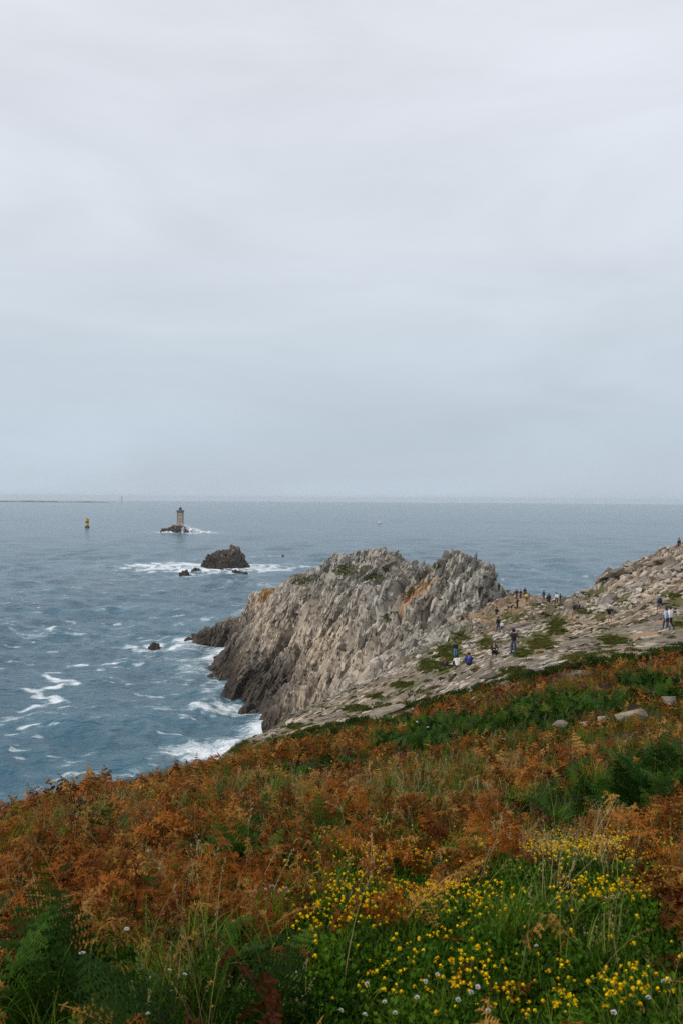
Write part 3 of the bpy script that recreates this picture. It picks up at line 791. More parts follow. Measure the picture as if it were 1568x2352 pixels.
for (u, v, Y, a, b_, c_, rz) in [(1193, 1448, 128, 3.9, 2.6, 2.1, 0.25), (1170, 1455, 127, 1.6, 1.4, 1.0, .5), (1338, 1398, 150, 2.6, 2.0, 2.2, 1.0), (1310, 1396, 151, 2.4, 2.0, 2.6, .3), (1327, 1388, 153, 2.2, 2.0, 2.0, 1.9),
                                 (1395, 1328, 149, 3.8, 2.4, 1.8, .2), (1416, 1321, 147, 3.0, 2.2, 2.0, .4), (1440, 1315, 146, 3.4, 2.4, 1.8, .1), (1462, 1303, 142, 4.4, 2.4, 1.3, .2), (1378, 1332, 150, 3.0, 2.0, 1.4, .3), (1520, 1291, 138, 3.6, 2.6, 1.4, .2), 
                                 (1490, 1335, 122, 2.6, 1.8, 1.3, .2), (1455, 1340, 124, 2.2, 1.6, 1.2, .5), (1530, 1330, 118, 2.6, 1.8, 1.2, .1), (1345, 1362, 150, 2.8, 1.8, 1.3, .3), (1500, 1300, 132, 2.8, 1.6, 1.2, .2)]:
    q = drop(u, v, Y * 0.85, Y * 1.2)
    me = BLOCKS[r.integers(0, len(BLOCKS))].copy(); me.name = 'boulder'; me.materials.append(M_LAND)
    obj('boulder', me, hillside, (q[0], q[1], q[2] + c_ * 0.12), (r.uniform(-.2, .2), r.uniform(-.3, 0.05), rz), (a * 0.8, b_ * 0.8, c_ * 0.62))
# pale stones showing through the bracken
for (u, v, Y, a, b_, c_) in [(1455, 1668, 24, 0.95, 0.5, 0.34), (1390, 1672, 24, 0.5, 0.3, 0.25), (1290, 1690, 24, 0.55, 0.4, 0.3), (1345, 1684, 24, 0.4, 0.3, 0.22), (1130, 1562, 56, 1.6, 0.9, 0.5), (1240, 1552, 54, 1.3, 0.7, 0.4), (1545, 1632, 28, 0.5, 0.4, 0.3)]:
    q = drop(u, v + (0 if Y > 5 else 0), 2.2, 70, 'land')
    me = BLOCKS[r.integers(0, len(BLOCKS))].copy(); me.name = 'heath_stone'; me.materials.append(M_LAND)
    obj('heath_stone', me, hillside, (q[0], q[1], q[2] + c_ * 0.35 + (0.12 if Y < 30 else 0.1)), (r.uniform(-.2, .2), r.uniform(-.2, .2), r.uniform(-.4, .4)), (a, b_, c_))

# ------------------------------------------------------------------ rocks in the sea
def sea_rock(name, lines, label, step, seed, slope=2.0, knee=2.5, mat=M_SKERRY, extra=0.0):
    """an islet raised round its own ridge lines"""
    L = [[P(*p) for p in l] for l in lines]
    allp = np.array([p for l in L for p in l])
    c = np.array((allp[:, 0].mean(), allp[:, 1].mean(), 0.0))
    m = allp[:, 2].max() / slope + knee + 5 * step
    gx = np.arange(allp[:, 0].min() - m, allp[:, 0].max() + m, step); gy = np.arange(allp[:, 1].min() - m, allp[:, 1].max() + m, step)
    GY, GX = np.meshgrid(gy, gx, indexing='ij')
    h = np.full(GX.shape, -50.0)
    for l in L:
        segs = list(zip(l[:-1], l[1:])) if len(l) > 1 else [(l[0], l[0] + 1e-3)]
        for p, q in segs:
            d, t = seg_dist(GX, GY, p, q)
            h = np.maximum(h, p[2] + (q[2] - p[2]) * t - 0.35 * np.minimum(d, knee) - slope * np.maximum(d - knee, 0))
    ax = GX * 0.9 + h * 0.5; bx = GX * 0.5 - h * 0.9 + GY * 0.4
    _, _, r1, oa, ob = cells(bx / (8 * step), ax / (4 * step), seed=seed)
    d1, d2, r2, oa2, ob2 = cells(bx / (3.2 * step), ax / (2 * step), seed=seed + 1)
    sc = step * 2.1
    h2 = h + sc * ((r1 - 0.5) * 1.7 + ob * 0.8 + (r2 - 0.5) * 0.9 - 0.4 * sstep(0.15, 0, d2 - d1)) * sstep(-4, 0.5, h + 3)
    gyy, gxx = np.gradient(h, step, step)
    nn = np.stack([-gxx, -gyy, np.ones_like(gxx)], -1); nn /= np.linalg.norm(nn, axis=-1, keepdims=True)
    V = np.stack([GX, GY, h], -1) + nn * ((h2 - h) * 0.9)[..., None]
    V[..., 2] = np.maximum(V[..., 2], -3.0)
    me = mesh_from(name, V.reshape(-1, 3) - c, grid_faces(len(gy), len(gx)), False, [mat])
    add_attr(me, 'tone', r2)
    # only what rises from the water
    bm = bmesh.new(); bm.from_mesh(me)
    bmesh.ops.delete(bm, geom=[f for f in bm.faces if max(v.co.z for v in f.verts) < -2.9], context='FACES')
    bmesh.ops.delete(bm, geom=[v for v in bm.verts if not v.link_faces], context='VERTS')
    bm.to_mesh(me); bm.free()
    return tag(obj(name, me, loc=c), label, 'sea rock', 'rocks standing in the sea')
YM = SEA(520, 1302)[1]
sea_rock('rock_islet', [[(479, 1274, YM), (495, 1267, YM), (512, 1262, YM), (522, 1263, YM), (533, 1253, YM), (545, 1257, YM), (553, 1273, YM - 2), (558, 1288, YM - 3), (574, 1303, YM - 5)], [(547, 1256, YM), (525, 1274, YM - 12), (508, 1291, YM - 20)], [(479, 1271, YM), (474, 1288, YM)]],
         'tallest steep dark rock islet with a pale top between the lighthouse and headland', 0.4, 11, 1.9, 1.0)
Yq = SEA(494, 1312)[1]
sea_rock('rock_islet', [[(502, 1293, Yq), (490, 1299, Yq), (480, 1307, Yq)], [(500, 1297, Yq), (505, 1308, Yq)]], 'dark low rock touching the foot of the tallest islet', 0.5, 21, 1.6, 1.2)
Yq = SEA(455, 1315)[1]
sea_rock('rock_islet', [[(450, 1305, Yq), (456, 1306, Yq), (466, 1312, Yq)]], 'second small dark rock in the row left of the tallest islet', 0.45, 31, 1.5, 1.0)
Yq = SEA(427, 1321)[1]
sea_rock('rock_islet', [[(420, 1312, Yq), (432, 1312, Yq)]], 'leftmost small dark rock in the row beside the tallest islet', 0.45, 41, 1.5, 1.0)
Yq = SEA(548, 1316)[1]
sea_rock('rock_islet', [[(541, 1307, Yq), (550, 1309, Yq), (562, 1315, Yq)]], 'small brown rock in the foam in front of the tallest islet', 0.45, 51, 1.5, 1.2)
Yq = SEA(357, 1483)[1]
sea_rock('rock_islet', [[(355, 1475, Yq), (362, 1478, Yq)]], 'lone small black rock in breaking foam left of the headland tip', 0.16, 61, 1.3, 0.3)
Yq = SEA(600, 1347)[1]
sea_rock('rock_islet', [[(598, 1344, Yq), (601, 1346, Yq)]], 'tiny black rock tip in a foam patch right below the tallest islet', 0.3, 71, 1.5, 0.4)
Yq = SEA(652, 1277)[1]
sea_rock('rock_islet', [[(652, 1274.5, Yq), (653, 1275.5, Yq)]], 'tiny far black rock tip in a foam streak right of the tallest islet', 0.4, 81, 1.5, 0.4)
YL = SEA(406, 1222)[1]
sea_rock('rock_islet', [[(378, 1214, YL - 2), (392, 1209, YL), (404, 1206, YL), (415, 1204, YL), (424, 1206, YL), (432, 1214, YL)], [(404, 1207, YL), (400, 1216, YL - 10)], [(424, 1208, YL), (430, 1217, YL - 8)]],
         'dark rock islet carrying the old stone lighthouse', 0.8, 91, 1.5, 3.0)
# ------------------------------------------------------------------ lighthouse, beacon, boat, far island
def bx(bm, c, s, rz=0.0, taper=1.0):
    M4 = Matrix.Translation(c) @ Matrix.Rotation(rz, 4, 'Z')
    res = bmesh.ops.create_cube(bm, size=1.0)
    for v in res['verts']:
        k = taper if v.co.z > 0 else 1.0
        v.co = M4 @ Vector((v.co.x * s[0] * k, v.co.y * s[1] * k, v.co.z * s[2]))
def lathe(bm, prof, n=20, c=(0, 0, 0), sx=1.0, sy=1.0):
    rings = []
    for rad, z in prof:
        rings.append([bm.verts.new((c[0] + sx * rad * math.cos(2 * math.pi * i / n), c[1] + sy * rad * math.sin(2 * math.pi * i / n), c[2] + z)) for i in range(n)])
    for a, b2 in zip(rings[:-1], rings[1:]):
        for i in range(n):
            bm.faces.new((a[i], a[(i + 1) % n], b2[(i + 1) % n], b2[i]))
    bm.faces.new(rings[0][::-1]); bm.faces.new(rings[-1])
def tube(bm, p, q, r0, r1, n=8):
    p, q = Vector(p), Vector(q); d = (q - p)
    M4 = d.to_track_quat('Z', 'Y').to_matrix()
    a = [bm.verts.new(p + M4 @ Vector((r0 * math.cos(6.2832 * i / n), r0 * math.sin(6.2832 * i / n), 0))) for i in range(n)]
    b2 = [bm.verts.new(q + M4 @ Vector((r1 * math.cos(6.2832 * i / n), r1 * math.sin(6.2832 * i / n), 0))) for i in range(n)]
    for i in range(n): bm.faces.new((a[i], a[(i + 1) % n], b2[(i + 1) % n], b2[i]))
    bm.faces.new(a[::-1]); bm.faces.new(b2)
def part(name, build, mat, parent, loc=None, rot=None, smooth=False):
    bm = bmesh.new(); build(bm)
    me = bpy.data.meshes.new(name); bm.to_mesh(me); bm.free()
    if smooth: me.polygons.foreach_set('use_smooth', [True] * len(me.polygons))
    me.materials.append(mat)
    return obj(name, me, parent, loc, rot)
M_STONE = simple_mat('tower_granite', (0.38, 0.30, 0.225), 0.85, 0.35, 0.5)
M_STONE_D = simple_mat('tower_dark_granite', (0.12, 0.11, 0.10), 0.85, 0.3, 0.6)
M_STONE_P = simple_mat('tower_pale_granite', (0.42, 0.37, 0.31), 0.85, 0.3, 0.5)
M_GLASSD = simple_mat('lantern_glass', (0.05, 0.06, 0.065), 0.2, 0.2, 1.0)
M_IRON = simple_mat('black_iron', (0.02, 0.02, 0.022), 0.5, 0.3, 2.0)
M_YEL = simple_mat('beacon_yellow', (0.72, 0.38, 0.02), 0.6, 0.15, 0.5)
M_BLK = simple_mat('beacon_black', (0.008, 0.016, 0.014), 0.6, 0.2, 0.5)
M_CONC = simple_mat('beacon_concrete', (0.07, 0.06, 0.045), 0.9, 0.4, 0.6)
M_SAIL = simple_mat('sail_cloth', (0.82, 0.83, 0.82), 0.7, 0.05, 0.3)
M_HULL = simple_mat('boat_hull', (0.5, 0.5, 0.5), 0.4, 0.1, 1.0)
lp = P(415, 1205, YL)
lh = tag(obj('lighthouse', None, loc=(lp[0], lp[1], lp[2] - 1.2)), 'old square stone lighthouse with dark lantern standing on a rock in the sea', 'lighthouse')
part('plinth', lambda b: bx(b, (0, 0, 1.5), (10.6, 9.6, 3.4)), M_STONE_P, lh)
def tower(b):
    bx(b, (0, 0, 11.0), (8.2, 7.6, 15.8), 0, 0.94)
    lathe(b, [(3.7, 3.1), (3.5, 18.9)], 18, (-1.4, 2.2, 0))
part('tower', tower, M_STONE, lh)
for sx in (-1, 1):
    for sy in (-1, 1):
        part('corner_stones', lambda b, sx=sx, sy=sy: bx(b, (sx * 3.86, sy * 3.58, 11.0), (0.7, 0.7, 15.86)), M_STONE_D if sx < 0 else M_STONE_D, lh)
for k, z in enumerate((5.5, 10.0, 14.5)):
    w_ = part('window', lambda b, z=z: bx(b, (0.2, -3.76 + 0.012 * (z - 3), z), (1.0, 0.3, 1.8)), M_GLASSD, lh)
    part('window_surround', lambda b, z=z: bx(b, (0.2, -3.64 + 0.012 * (z - 3), z), (1.7, 0.3, 2.5)), M_STONE_P, w_)
part('door', lambda b: bx(b, (0.2, -4.86, 1.7), (1.3, 0.2, 2.4)), M_GLASSD, lh)
part('cornice', lambda b: (bx(b, (0, 0, 19.2), (8.6, 8.0, 0.7)), bx(b, (0, 0, 19.95), (9.6, 9.0, 0.8))), M_STONE_D, lh)
par = part('parapet', lambda b: [bx(b, c, s) for c, s in (((0, -4.3, 20.75), (9.5, 0.4, 0.8)), ((0, 4.3, 20.75), (9.5, 0.4, 0.8)), ((-4.55, 0, 20.76), (0.4, 8.2, 0.8)), ((4.55, 0, 20.76), (0.4, 8.2, 0.8)))], M_STONE_D, lh)
for i in range(5):
    for sy in (-1, 1):
        part('merlon', lambda b, i=i, sy=sy: bx(b, (-4.3 + i * 2.15, sy * 4.3, 21.5), (1.1, 0.42, 0.75)), M_STONE_D, par)
lan = part('lantern_room', lambda b: lathe(b, [(2.4, 20.3), (2.4, 22.2), (2.2, 22.25)], 16), M_STONE, lh)
part('lantern_glazing', lambda b: lathe(b, [(1.9, 22.2), (1.9, 24.2)], 12), M_GLASSD, lan)
for i in range(8):
    a_ = i * math.pi / 4
    part('mullion', lambda b, a_=a_: bx(b, (1.95 * math.cos(a_), 1.95 * math.sin(a_), 23.2), (0.16, 0.16, 2.0), a_), M_IRON, lan)
part('dome', lambda b: lathe(b, [(2.3, 24.2), (2.2, 24.5), (1.6, 25.3), (0.7, 25.8), (0.3, 26.4), (0.1, 27.2)], 16), M_IRON, lh)
# beacon tower
bp_ = SEA(201, 1212)
be = tag(obj('beacon_tower', None, loc=(bp_[0], bp_[1], -0.3)), 'yellow and black banded beacon tower standing far out in the sea', 'beacon')
S = bp_[1] / F
part('plinth', lambda b: lathe(b, [(5.6 * S, -1), (5.4 * S, 3.0 * S), (4.9 * S, 3.4 * S), (4.4 * S, 5 * S)], 18), M_CONC, be)
part('lower_section', lambda b: lathe(b, [(4.1 * S, 3 * S), (3.9 * S, 11.6 * S)], 18), M_YEL, be)
part('middle_band', lambda b: lathe(b, [(3.96 * S, 11.6 * S), (3.94 * S, 15.2 * S)], 18), M_BLK, be)
part('upper_section', lambda b: lathe(b, [(3.9 * S, 15.2 * S), (3.9 * S, 20.2 * S)], 18), M_YEL, be)
part('gallery', lambda b: lathe(b, [(4.3 * S, 20.2 * S), (4.3 * S, 20.9 * S), (3.6 * S, 21.0 * S)], 18), M_YEL, be)
part('lamp', lambda b: lathe(b, [(0.9 * S, 21 * S), (0.9 * S, 22.2 * S), (0.2 * S, 22.8 * S)], 10), M_IRON, be)
part('door', lambda b: bx(b, (0.5 * S, -3.98 * S, 6.0 * S), (1.2 * S, 0.5, 2.6 * S)), M_CONC, be)
# sailing boat
sp_ = SEA(870, 1202.5)
sb = tag(obj('sailing_boat', None, loc=(sp_[0], sp_[1], -0.6), rot=(0, math.radians(-5), 0), scale=1.2), 'small white sailing boat far out on the open sea', 'boat')
def hull(b):
    st = [(-4.6, 0.9, 1.1), (-3.0, 1.45, 1.0), (0, 1.7, 1.0), (2.6, 1.1, 1.15), (4.8, 0.06, 1.45)]
    rings = [[b.verts.new((x, y, z)) for y, z in ((-w, h), (-w * 0.7, -0.2), (0, -0.6), (w * 0.7, -0.2), (w, h))] for x, w, h in st]
    for a, c in zip(rings[:-1], rings[1:]):
        for i in range(4): b.faces.new((a[i], a[i + 1], c[i + 1], c[i]))
        b.faces.new((a[4], a[0], c[0], c[4]))
    b.faces.new(rings[0])
part('hull', hull, M_HULL, sb)
part('cabin', lambda b: bx(b, (0.2, 0, 1.4), (3.2, 1.7, 0.7), 0, 0.85), M_SAIL, sb)
part('mast', lambda b: tube(b, (0.6, 0, 1), (0.6, 0, 14.2), 0.09, 0.06), M_HULL, sb)
part('boom', lambda b: tube(b, (0.6, 0, 2.3), (-4.2, 0.7, 2.2), 0.07, 0.06), M_HULL, sb)
def sail(pts, belly):
    def f(b):
        A, B, C = [Vector(p) for p in pts]; n = 7; rows = []
        for i in range(n + 1):
            row = []
            for j in range(n + 1 - i):
                s, t_ = i / n, j / n
                p = A * (1 - s - t_) + B * t_ + C * s
                p.y += belly * 4 * t_ * (1 - s - t_) + belly * 2 * s * (1 - s)
                row.append(b.verts.new(p))
            rows.append(row)
        for i in range(n):
            for j in range(n - i):
                b.faces.new((rows[i][j], rows[i][j + 1], rows[i + 1][j]))
                if j < n - i - 1: b.faces.new((rows[i][j + 1], rows[i + 1][j + 1], rows[i + 1][j]))
        bmesh.ops.solidify(b, geom=b.faces[:], thickness=0.04)
    return f
part('mainsail', sail([(0.5, 0, 2.4), (-4.1, 0.7, 2.4), (0.5, 0, 13.9)], 0.5), M_SAIL, sb)
part('jib', sail([(4.6, 0, 1.7), (0.8, 0.5, 1.9), (0.7, 0, 11.2)], 0.45), M_SAIL, sb)
# low far island and its lighthouse
YI = 9600.0
bmI = bmesh.new()
us = np.linspace(-260, 262, 140)
top = 9 + 8 * np.clip(fbm(us / 30.0, us * 0, seed=4, oct=4), -1, 1) + 3 * vnoise(us / 3.0, us * 0, seed=9)
top *= sstep(262, 180, us) * 0.85 + 0.15
base = -YI ** 2 / (2 * R_EARTH)
rows = [[], [], [], []]
for u, t_ in zip(us, top):
    x = (u - 784) / F * YI
    for k, (dy, zz) in enumerate(((-90, -4), (-40, t_ * 0.8), (60, t_), (220, -4))):
        rows[k].append(bmI.verts.new((x, YI + dy, base + zz)))
for a, b2 in zip(rows[:-1], rows[1:]):
    for i in range(len(us) - 1): bmI.faces.new((a[i], a[i + 1], b2[i + 1], b2[i]))
ime = bpy.data.meshes.new('far_island'); bmI.to_mesh(ime); bmI.free()
ime.materials.append(simple_mat('island_turf', (0.09, 0.095, 0.07), 0.9, 0.4, 0.02))
tag(obj('far_island', ime), 'low hazy island lying along the left horizon', kind='structure')
fx = (278 - 784) / F * YI
fl = tag(obj('far_lighthouse', None, loc=(fx, YI + 40, base + 2)), 'tiny faint lighthouse on the left horizon', 'lighthouse')
part('tower', lambda b: lathe(b, [(5.0, -6), (3.6, 56)], 12), M_STONE_P, fl)
part('lantern', lambda b: lathe(b, [(4.6, 56), (4.6, 58), (2.8, 58.2), (2.8, 63), (0.4, 66)], 12), M_STONE_D, fl)
# white water thrown up against the rocks
M_SPRAY = simple_mat('white_spray', (0.86, 0.88, 0.90), 0.9, 0.04, 0.4)
_ico = bmesh.new(); bmesh.ops.create_icosphere(_ico, subdivisions=1, radius=1.0)
IV = np.array([v.co[:] for v in _ico.verts]); IF = np.array([[v.index for v in f.verts] for f in _ico.faces]); _ico.free()
def spray(prof, Y, depth, n, rad, label, seed):
    """a plume: prof lists (u, v top, v foot)"""
    r = np.random.default_rng(seed)
    u = r.uniform(prof[0][0], prof[-1][0], n)
    vt = np.interp(u, [p[0] for p in prof], [p[1] for p in prof]); vb = np.interp(u, [p[0] for p in prof], [p[2] for p in prof])
    k = r.random(n) ** 1.6
    y = Y + r.uniform(-depth, depth, n)
    p = np.array([P(a, b + (c - b) * (1 - kk), yy) for a, b, c, kk, yy in zip(u, vt, vb, k, y)])
    s = rad * np.exp(r.normal(0, 0.5, n)) * (1 - 0.65 * k)
    sq = np.stack([s * r.uniform(0.8, 1.5, n), s, s * r.uniform(0.7, 1.2, n)], 1)
    V = IV[None] * sq[:, None, :] * r.uniform(0.75, 1.2, (n, len(IV), 1)) + p[:, None, :]
    f = (IF[None] + (np.arange(n) * len(IV))[:, None, None]).reshape(-1, 3)
    o = obj('wave_spray', mesh_from('wave_spray', V.reshape(-1, 3), f, True, [M_SPRAY]))
    return tag(o, label, kind='stuff')
spray([(418, 1214, 1224), (424, 1202, 1224), (432, 1206, 1224), (440, 1211, 1224), (456, 1215, 1224), (468, 1221, 1224), (484, 1223, 1224)], YL - 5, 4, 1800, 0.62, 'white wave breaking high against the lighthouse rock', 3)
spray([(372, 1222, 1224), (386, 1219, 1224), (400, 1222, 1224)], YL - 14, 3, 300, 0.5, 'white water at the left foot of the lighthouse rock', 4)
spray([(548, 1562, 1576), (556, 1556, 1582), (568, 1566, 1580), (590, 1564, 1572)], 266, 3, 700, 0.16, 'white water pouring over the low ledge at the headland foot', 5)
spray([(412, 1480, 1492), (424, 1474, 1494), (436, 1482, 1496)], 340, 4, 500, 0.22, 'spray at the outer tip of the headland', 6)

# marker posts
mp_ = drop(1240, 1384, 165, 200)
ms = part('stone_marker', lambda b: (bx(b, (0, 0, 0.45), (0.62, 0.5, 0.9), 0, 0.95), bx(b, (0, 0, 0.95), (0.7, 0.58, 0.14)), bx(b, (0.05, 0, 1.12), (0.4, 0.36, 0.22))), M_STONE_P, None, tuple(mp_ - (0, 0, 0.1)))
tag(ms, 'short pale stone marker standing in the gap of the saddle', 'marker')
M_WOOD = simple_mat('weathered_wood', (0.17, 0.14, 0.11), 0.9, 0.35, 12.0)
mp_ = drop(1128.5, 1541, 50, 80)
wp = part('wooden_post', lambda b: (bx(b, (0, 0, 0.2), (0.15, 0.15, 0.75), 0.2, 0.9), bx(b, (0, 0, 0.585), (0.12, 0.12, 0.05), 0.2, 0.4)), M_WOOD, None, tuple(mp_))
tag(wp, 'short weathered wooden post in front of the ledge below the photographer', 'post')

# ------------------------------------------------------------------ people and the dog
CLOTH = {'black': (0.012, 0.012, 0.015), 'blackwhite': (0.03, 0.03, 0.035), 'darkteal': (0.012, 0.04, 0.045), 'yellow': (0.70, 0.40, 0.02), 'greygreen': (0.13, 0.16, 0.14), 'navy': (0.015, 0.025, 0.055), 'white': (0.78, 0.78, 0.80), 'whitetee': (0.80, 0.80, 0.80),
         'red': (0.22, 0.02, 0.025), 'grey': (0.16, 0.17, 0.17), 'jeans': (0.03, 0.06, 0.12), 'blue': (0.04, 0.25, 0.50), 'royal': (0.02, 0.035, 0.22), 'greyjacket': (0.14, 0.15, 0.17), 'paleblue': (0.42, 0.55, 0.75), 'khaki': (0.30, 0.24, 0.16), 'brown': (0.05, 0.028, 0.016), 'ginger': (0.25, 0.10, 0.04), 'whitehat': (0.6, 0.6, 0.62), 'skin': (0.48, 0.27, 0.19), 'dark': (0.02, 0.02, 0.022), 'teal pack': (0.02, 0.12, 0.11)}
CM = {}
def cmat(k):
    if k not in CM: CM[k] = simple_mat('cloth_' + k.replace(' ', '_') if k != 'skin' else 'skin', CLOTH[k], 0.85 if k != 'skin' else 0.55, 0.15, 8.0)
    return CM[k]
def pose_joints(pose):
    J = dict(pelvis=(0, 0, .94), waist=(0, .005, 1.08), chest=(0, .01, 1.29), neck=(0, -.005, 1.46), chin=(0, .025, 1.545), headc=(0, .015, 1.62), crown=(0, .0, 1.69))
    for s, n in ((-1, 'L'), (1, 'R')):
        J['sh' + n] = (s * .185, 0, 1.405); J['el' + n] = (s * .25, -.03, 1.12); J['wr' + n] = (s * .24, .06, .88)
        J['hip' + n] = (s * .095, 0, .90); J['kn' + n] = (s * .105, .025, .49); J['an' + n] = (s * .11, -.02, .09); J['toe' + n] = (s * .13, .15, .035)
    if pose == 'walk':
        J['knL'] = (-.1, .17, .51); J['anL'] = (-.1, .24, .11); J['toeL'] = (-.11, .42, .06)
        J['knR'] = (.1, .0, .49); J['anR'] = (.1, -.30, .16); J['toeR'] = (.11, -.16, .035)
        J['elL'] = (-.25, -.14, 1.14); J['wrL'] = (-.24, -.13, .90); J['elR'] = (.25, .06, 1.13); J['wrR'] = (.23, .22, .95)
    if pose == 'photo':
        J['elL'] = (-.27, .17, 1.20); J['wrL'] = (-.10, .33, 1.46); J['elR'] = (.27, .17, 1.20); J['wrR'] = (.10, .33, 1.46)
        J['anL'] = (-.16, -.02, .09); J['toeL'] = (-.2, .15, .035); J['knL'] = (-.13, .03, .49)
    if pose == 'arm_out':
        J['elR'] = (.44, .06, 1.28); J['wrR'] = (.66, .12, 1.18)
    if pose in ('sit', 'crouch', 'lie'):
        dz = -.80 if pose != 'crouch' else -.62
        lean = .10 if pose != 'lie' else -.20
        for k in ('pelvis', 'waist', 'chest', 'neck', 'chin', 'headc', 'crown', 'shL', 'shR'):
            x, y, z = J[k]; t_ = (z - .94) / .75
            J[k] = (x, y + lean * t_, z + dz - (.12 * t_ if pose == 'lie' else 0.03 * t_))
        for s, n in ((-1, 'L'), (1, 'R')):
            J['hip' + n] = (s * .10, .03, .90 + dz)
            J['kn' + n] = (s * .19, .40, .44) if pose == 'sit' else ((s * .15, .40, .47) if pose == 'crouch' else (s * .14, .46, .22))
            J['an' + n] = (s * .14, .56, .08) if pose == 'sit' else ((s * .13, .16, .09) if pose == 'crouch' else (s * .13, .86, .08))
            J['toe' + n] = (s * .16, .72, .05) if pose == 'sit' else ((s * .14, .32, .035) if pose == 'crouch' else (s * .15, .94, .16))
            sx, sy, sz = J['sh' + n]
            J['el' + n] = (s * .27, sy + .16, sz - .24); J['wr' + n] = (s * .16, sy + .34, sz - .22)
            if pose == 'lie': J['el' + n] = (s * .26, sy - .14, sz - .22); J['wr' + n] = (s * .28, sy - .10, sz - .40)
    return {k: Vector(v) for k, v in J.items()}
SKIN_JOBS = []
def skin_obj(name, pts, edges, rad, root, mat, parent, sub=1):
    me = bpy.data.meshes.new(name); bm = bmesh.new(); lay = bm.verts.layers.skin.verify()
    vs = {}
    for k, p in pts.items():
        v = bm.verts.new(p); v[lay].radius = rad[k] if hasattr(rad[k], '__len__') else (rad[k], rad[k]); v[lay].use_root = (k == root); vs[k] = v
    for a, b2 in edges: bm.edges.new((vs[a], vs[b2]))
    bm.to_mesh(me); bm.free(); me.materials.append(mat)
    o = obj(name, me, parent)
    o.modifiers.new('skin', 'SKIN').use_smooth_shade = True
    s = o.modifiers.new('sub', 'SUBSURF'); s.levels = sub; s.render_levels = sub
    SKIN_JOBS.append(o)
    return o
TORSO = [('pelvis', 'waist'), ('waist', 'chest'), ('chest', 'neck')]
def make_person(spec, foot):
    u, v, Yh, pose, yaw, H, topc, legc, hairc, extra, label = spec
    J = pose_joints(pose)
    root = tag(obj('person', None, loc=tuple(foot), rot=(0, 0, math.radians(yaw)), scale=H / 1.72), label, 'person', 'walkers on the rocks')
    pts = dict(J); edges = TORSO + [('neck', 'chin'), ('chin', 'headc'), ('headc', 'crown')]
    rad = dict(pelvis=(.125, .10), waist=(.115, .085), chest=(.135, .095), neck=.052, chin=.068, headc=.092, crown=.065)
    for n in 'LR':
        s = -1 if n == 'L' else 1
        edges += [('chest', 'sh' + n), ('sh' + n, 'el' + n), ('el' + n, 'wr' + n), ('pelvis', 'hip' + n), ('hip' + n, 'kn' + n), ('kn' + n, 'an' + n), ('an' + n, 'toe' + n)]
        rad.update({'sh' + n: .062, 'el' + n: .042, 'wr' + n: .028, 'hip' + n: .088, 'kn' + n: .055, 'an' + n: .040, 'toe' + n: .030})
        d = (J['wr' + n] - J['el' + n]).normalized()
        side = d.cross(Vector((0, 0, 1))); side = side.normalized() if side.length > .1 else Vector((1, 0, 0))
        pts['palm' + n] = J['wr' + n] + d * .07; rad['palm' + n] = (.030, .018); edges.append(('wr' + n, 'palm' + n))
        for i, (o_, l_) in enumerate(((-.030, .075), (-.010, .090), (.010, .085), (.030, .065))):
            k = f'f{i}{n}'; k2 = f'g{i}{n}'
            pts[k] = pts['palm' + n] + d * .03 + side * o_; pts[k2] = pts[k] + d * (l_ * .8) + Vector((0, .01, -.012)); rad[k] = .010; rad[k2] = .008
            edges += [('palm' + n, k), (k, k2)]
        pts['t' + n] = J['wr' + n] + d * .05 + side * (-.055 * s); rad['t' + n] = .010; edges.append(('wr' + n, 't' + n))
    pts['nose'] = J['headc'] + Vector((0, .105, -.02)); rad['nose'] = .012; edges.append(('headc', 'nose'))
    skin_obj('body', pts, edges, rad, 'pelvis', cmat('skin'), root)
    # top
    tee = topc == 'whitetee'
    q = {k: J[k].copy() for k in ('pelvis', 'waist', 'chest', 'neck', 'shL', 'shR', 'elL', 'elR')}
    q['pelvis'] += (J['waist'] - J['pelvis']) * -.15
    q['neck'] = J['neck'] - (J['neck'] - J['chest']) * .18
    ed = TORSO + [('chest', 'shL'), ('chest', 'shR'), ('shL', 'elL'), ('shR', 'elR')]
    rd = dict(pelvis=(.155, .13), waist=(.148, .118), chest=(.160, .122), neck=.075, shL=.082, shR=.082, elL=.062, elR=.062)
    if tee:
        for n in 'LR': q['el' + n] = J['sh' + n].lerp(J['el' + n], .62)
    else:
        for n in 'LR':
            q['wr' + n] = J['wr' + n].copy(); ed.append(('el' + n, 'wr' + n)); rd['wr' + n] = .045
    tp = skin_obj('jacket' if not tee else 't_shirt', q, ed, rd, 'waist', cmat(topc if topc in CLOTH else 'black'), root)
    # legs
    short = legc.startswith('shorts')
    lc = {'shorts_skin': 'black', 'shorts_dark': 'dark', 'shorts_khaki': 'khaki', 'shorts_grey': 'grey'}.get(legc, legc)
    q = {k: J[k].copy() for k in ('pelvis', 'waist', 'hipL', 'hipR', 'knL', 'knR')}
    q['waist'] = J['pelvis'].lerp(J['waist'], .6)
    ed = [('waist', 'pelvis')]; rd = dict(pelvis=(.145, .118), waist=(.128, .1))
    for n in 'LR':
        ed += [('pelvis', 'hip' + n), ('hip' + n, 'kn' + n)]; rd['hip' + n] = .108; rd['kn' + n] = .080
        if short: q['kn' + n] = J['hip' + n].lerp(J['kn' + n], .92); rd['kn' + n] = .085
        else:
            q['an' + n] = J['an' + n].copy(); ed.append(('kn' + n, 'an' + n)); rd['an' + n] = .062
    skin_obj('shorts' if short else 'trousers', q, ed, rd, 'pelvis', cmat(lc), root)
    # hair or hat
    hc = J['headc'] + Vector((0, -.022, .022))
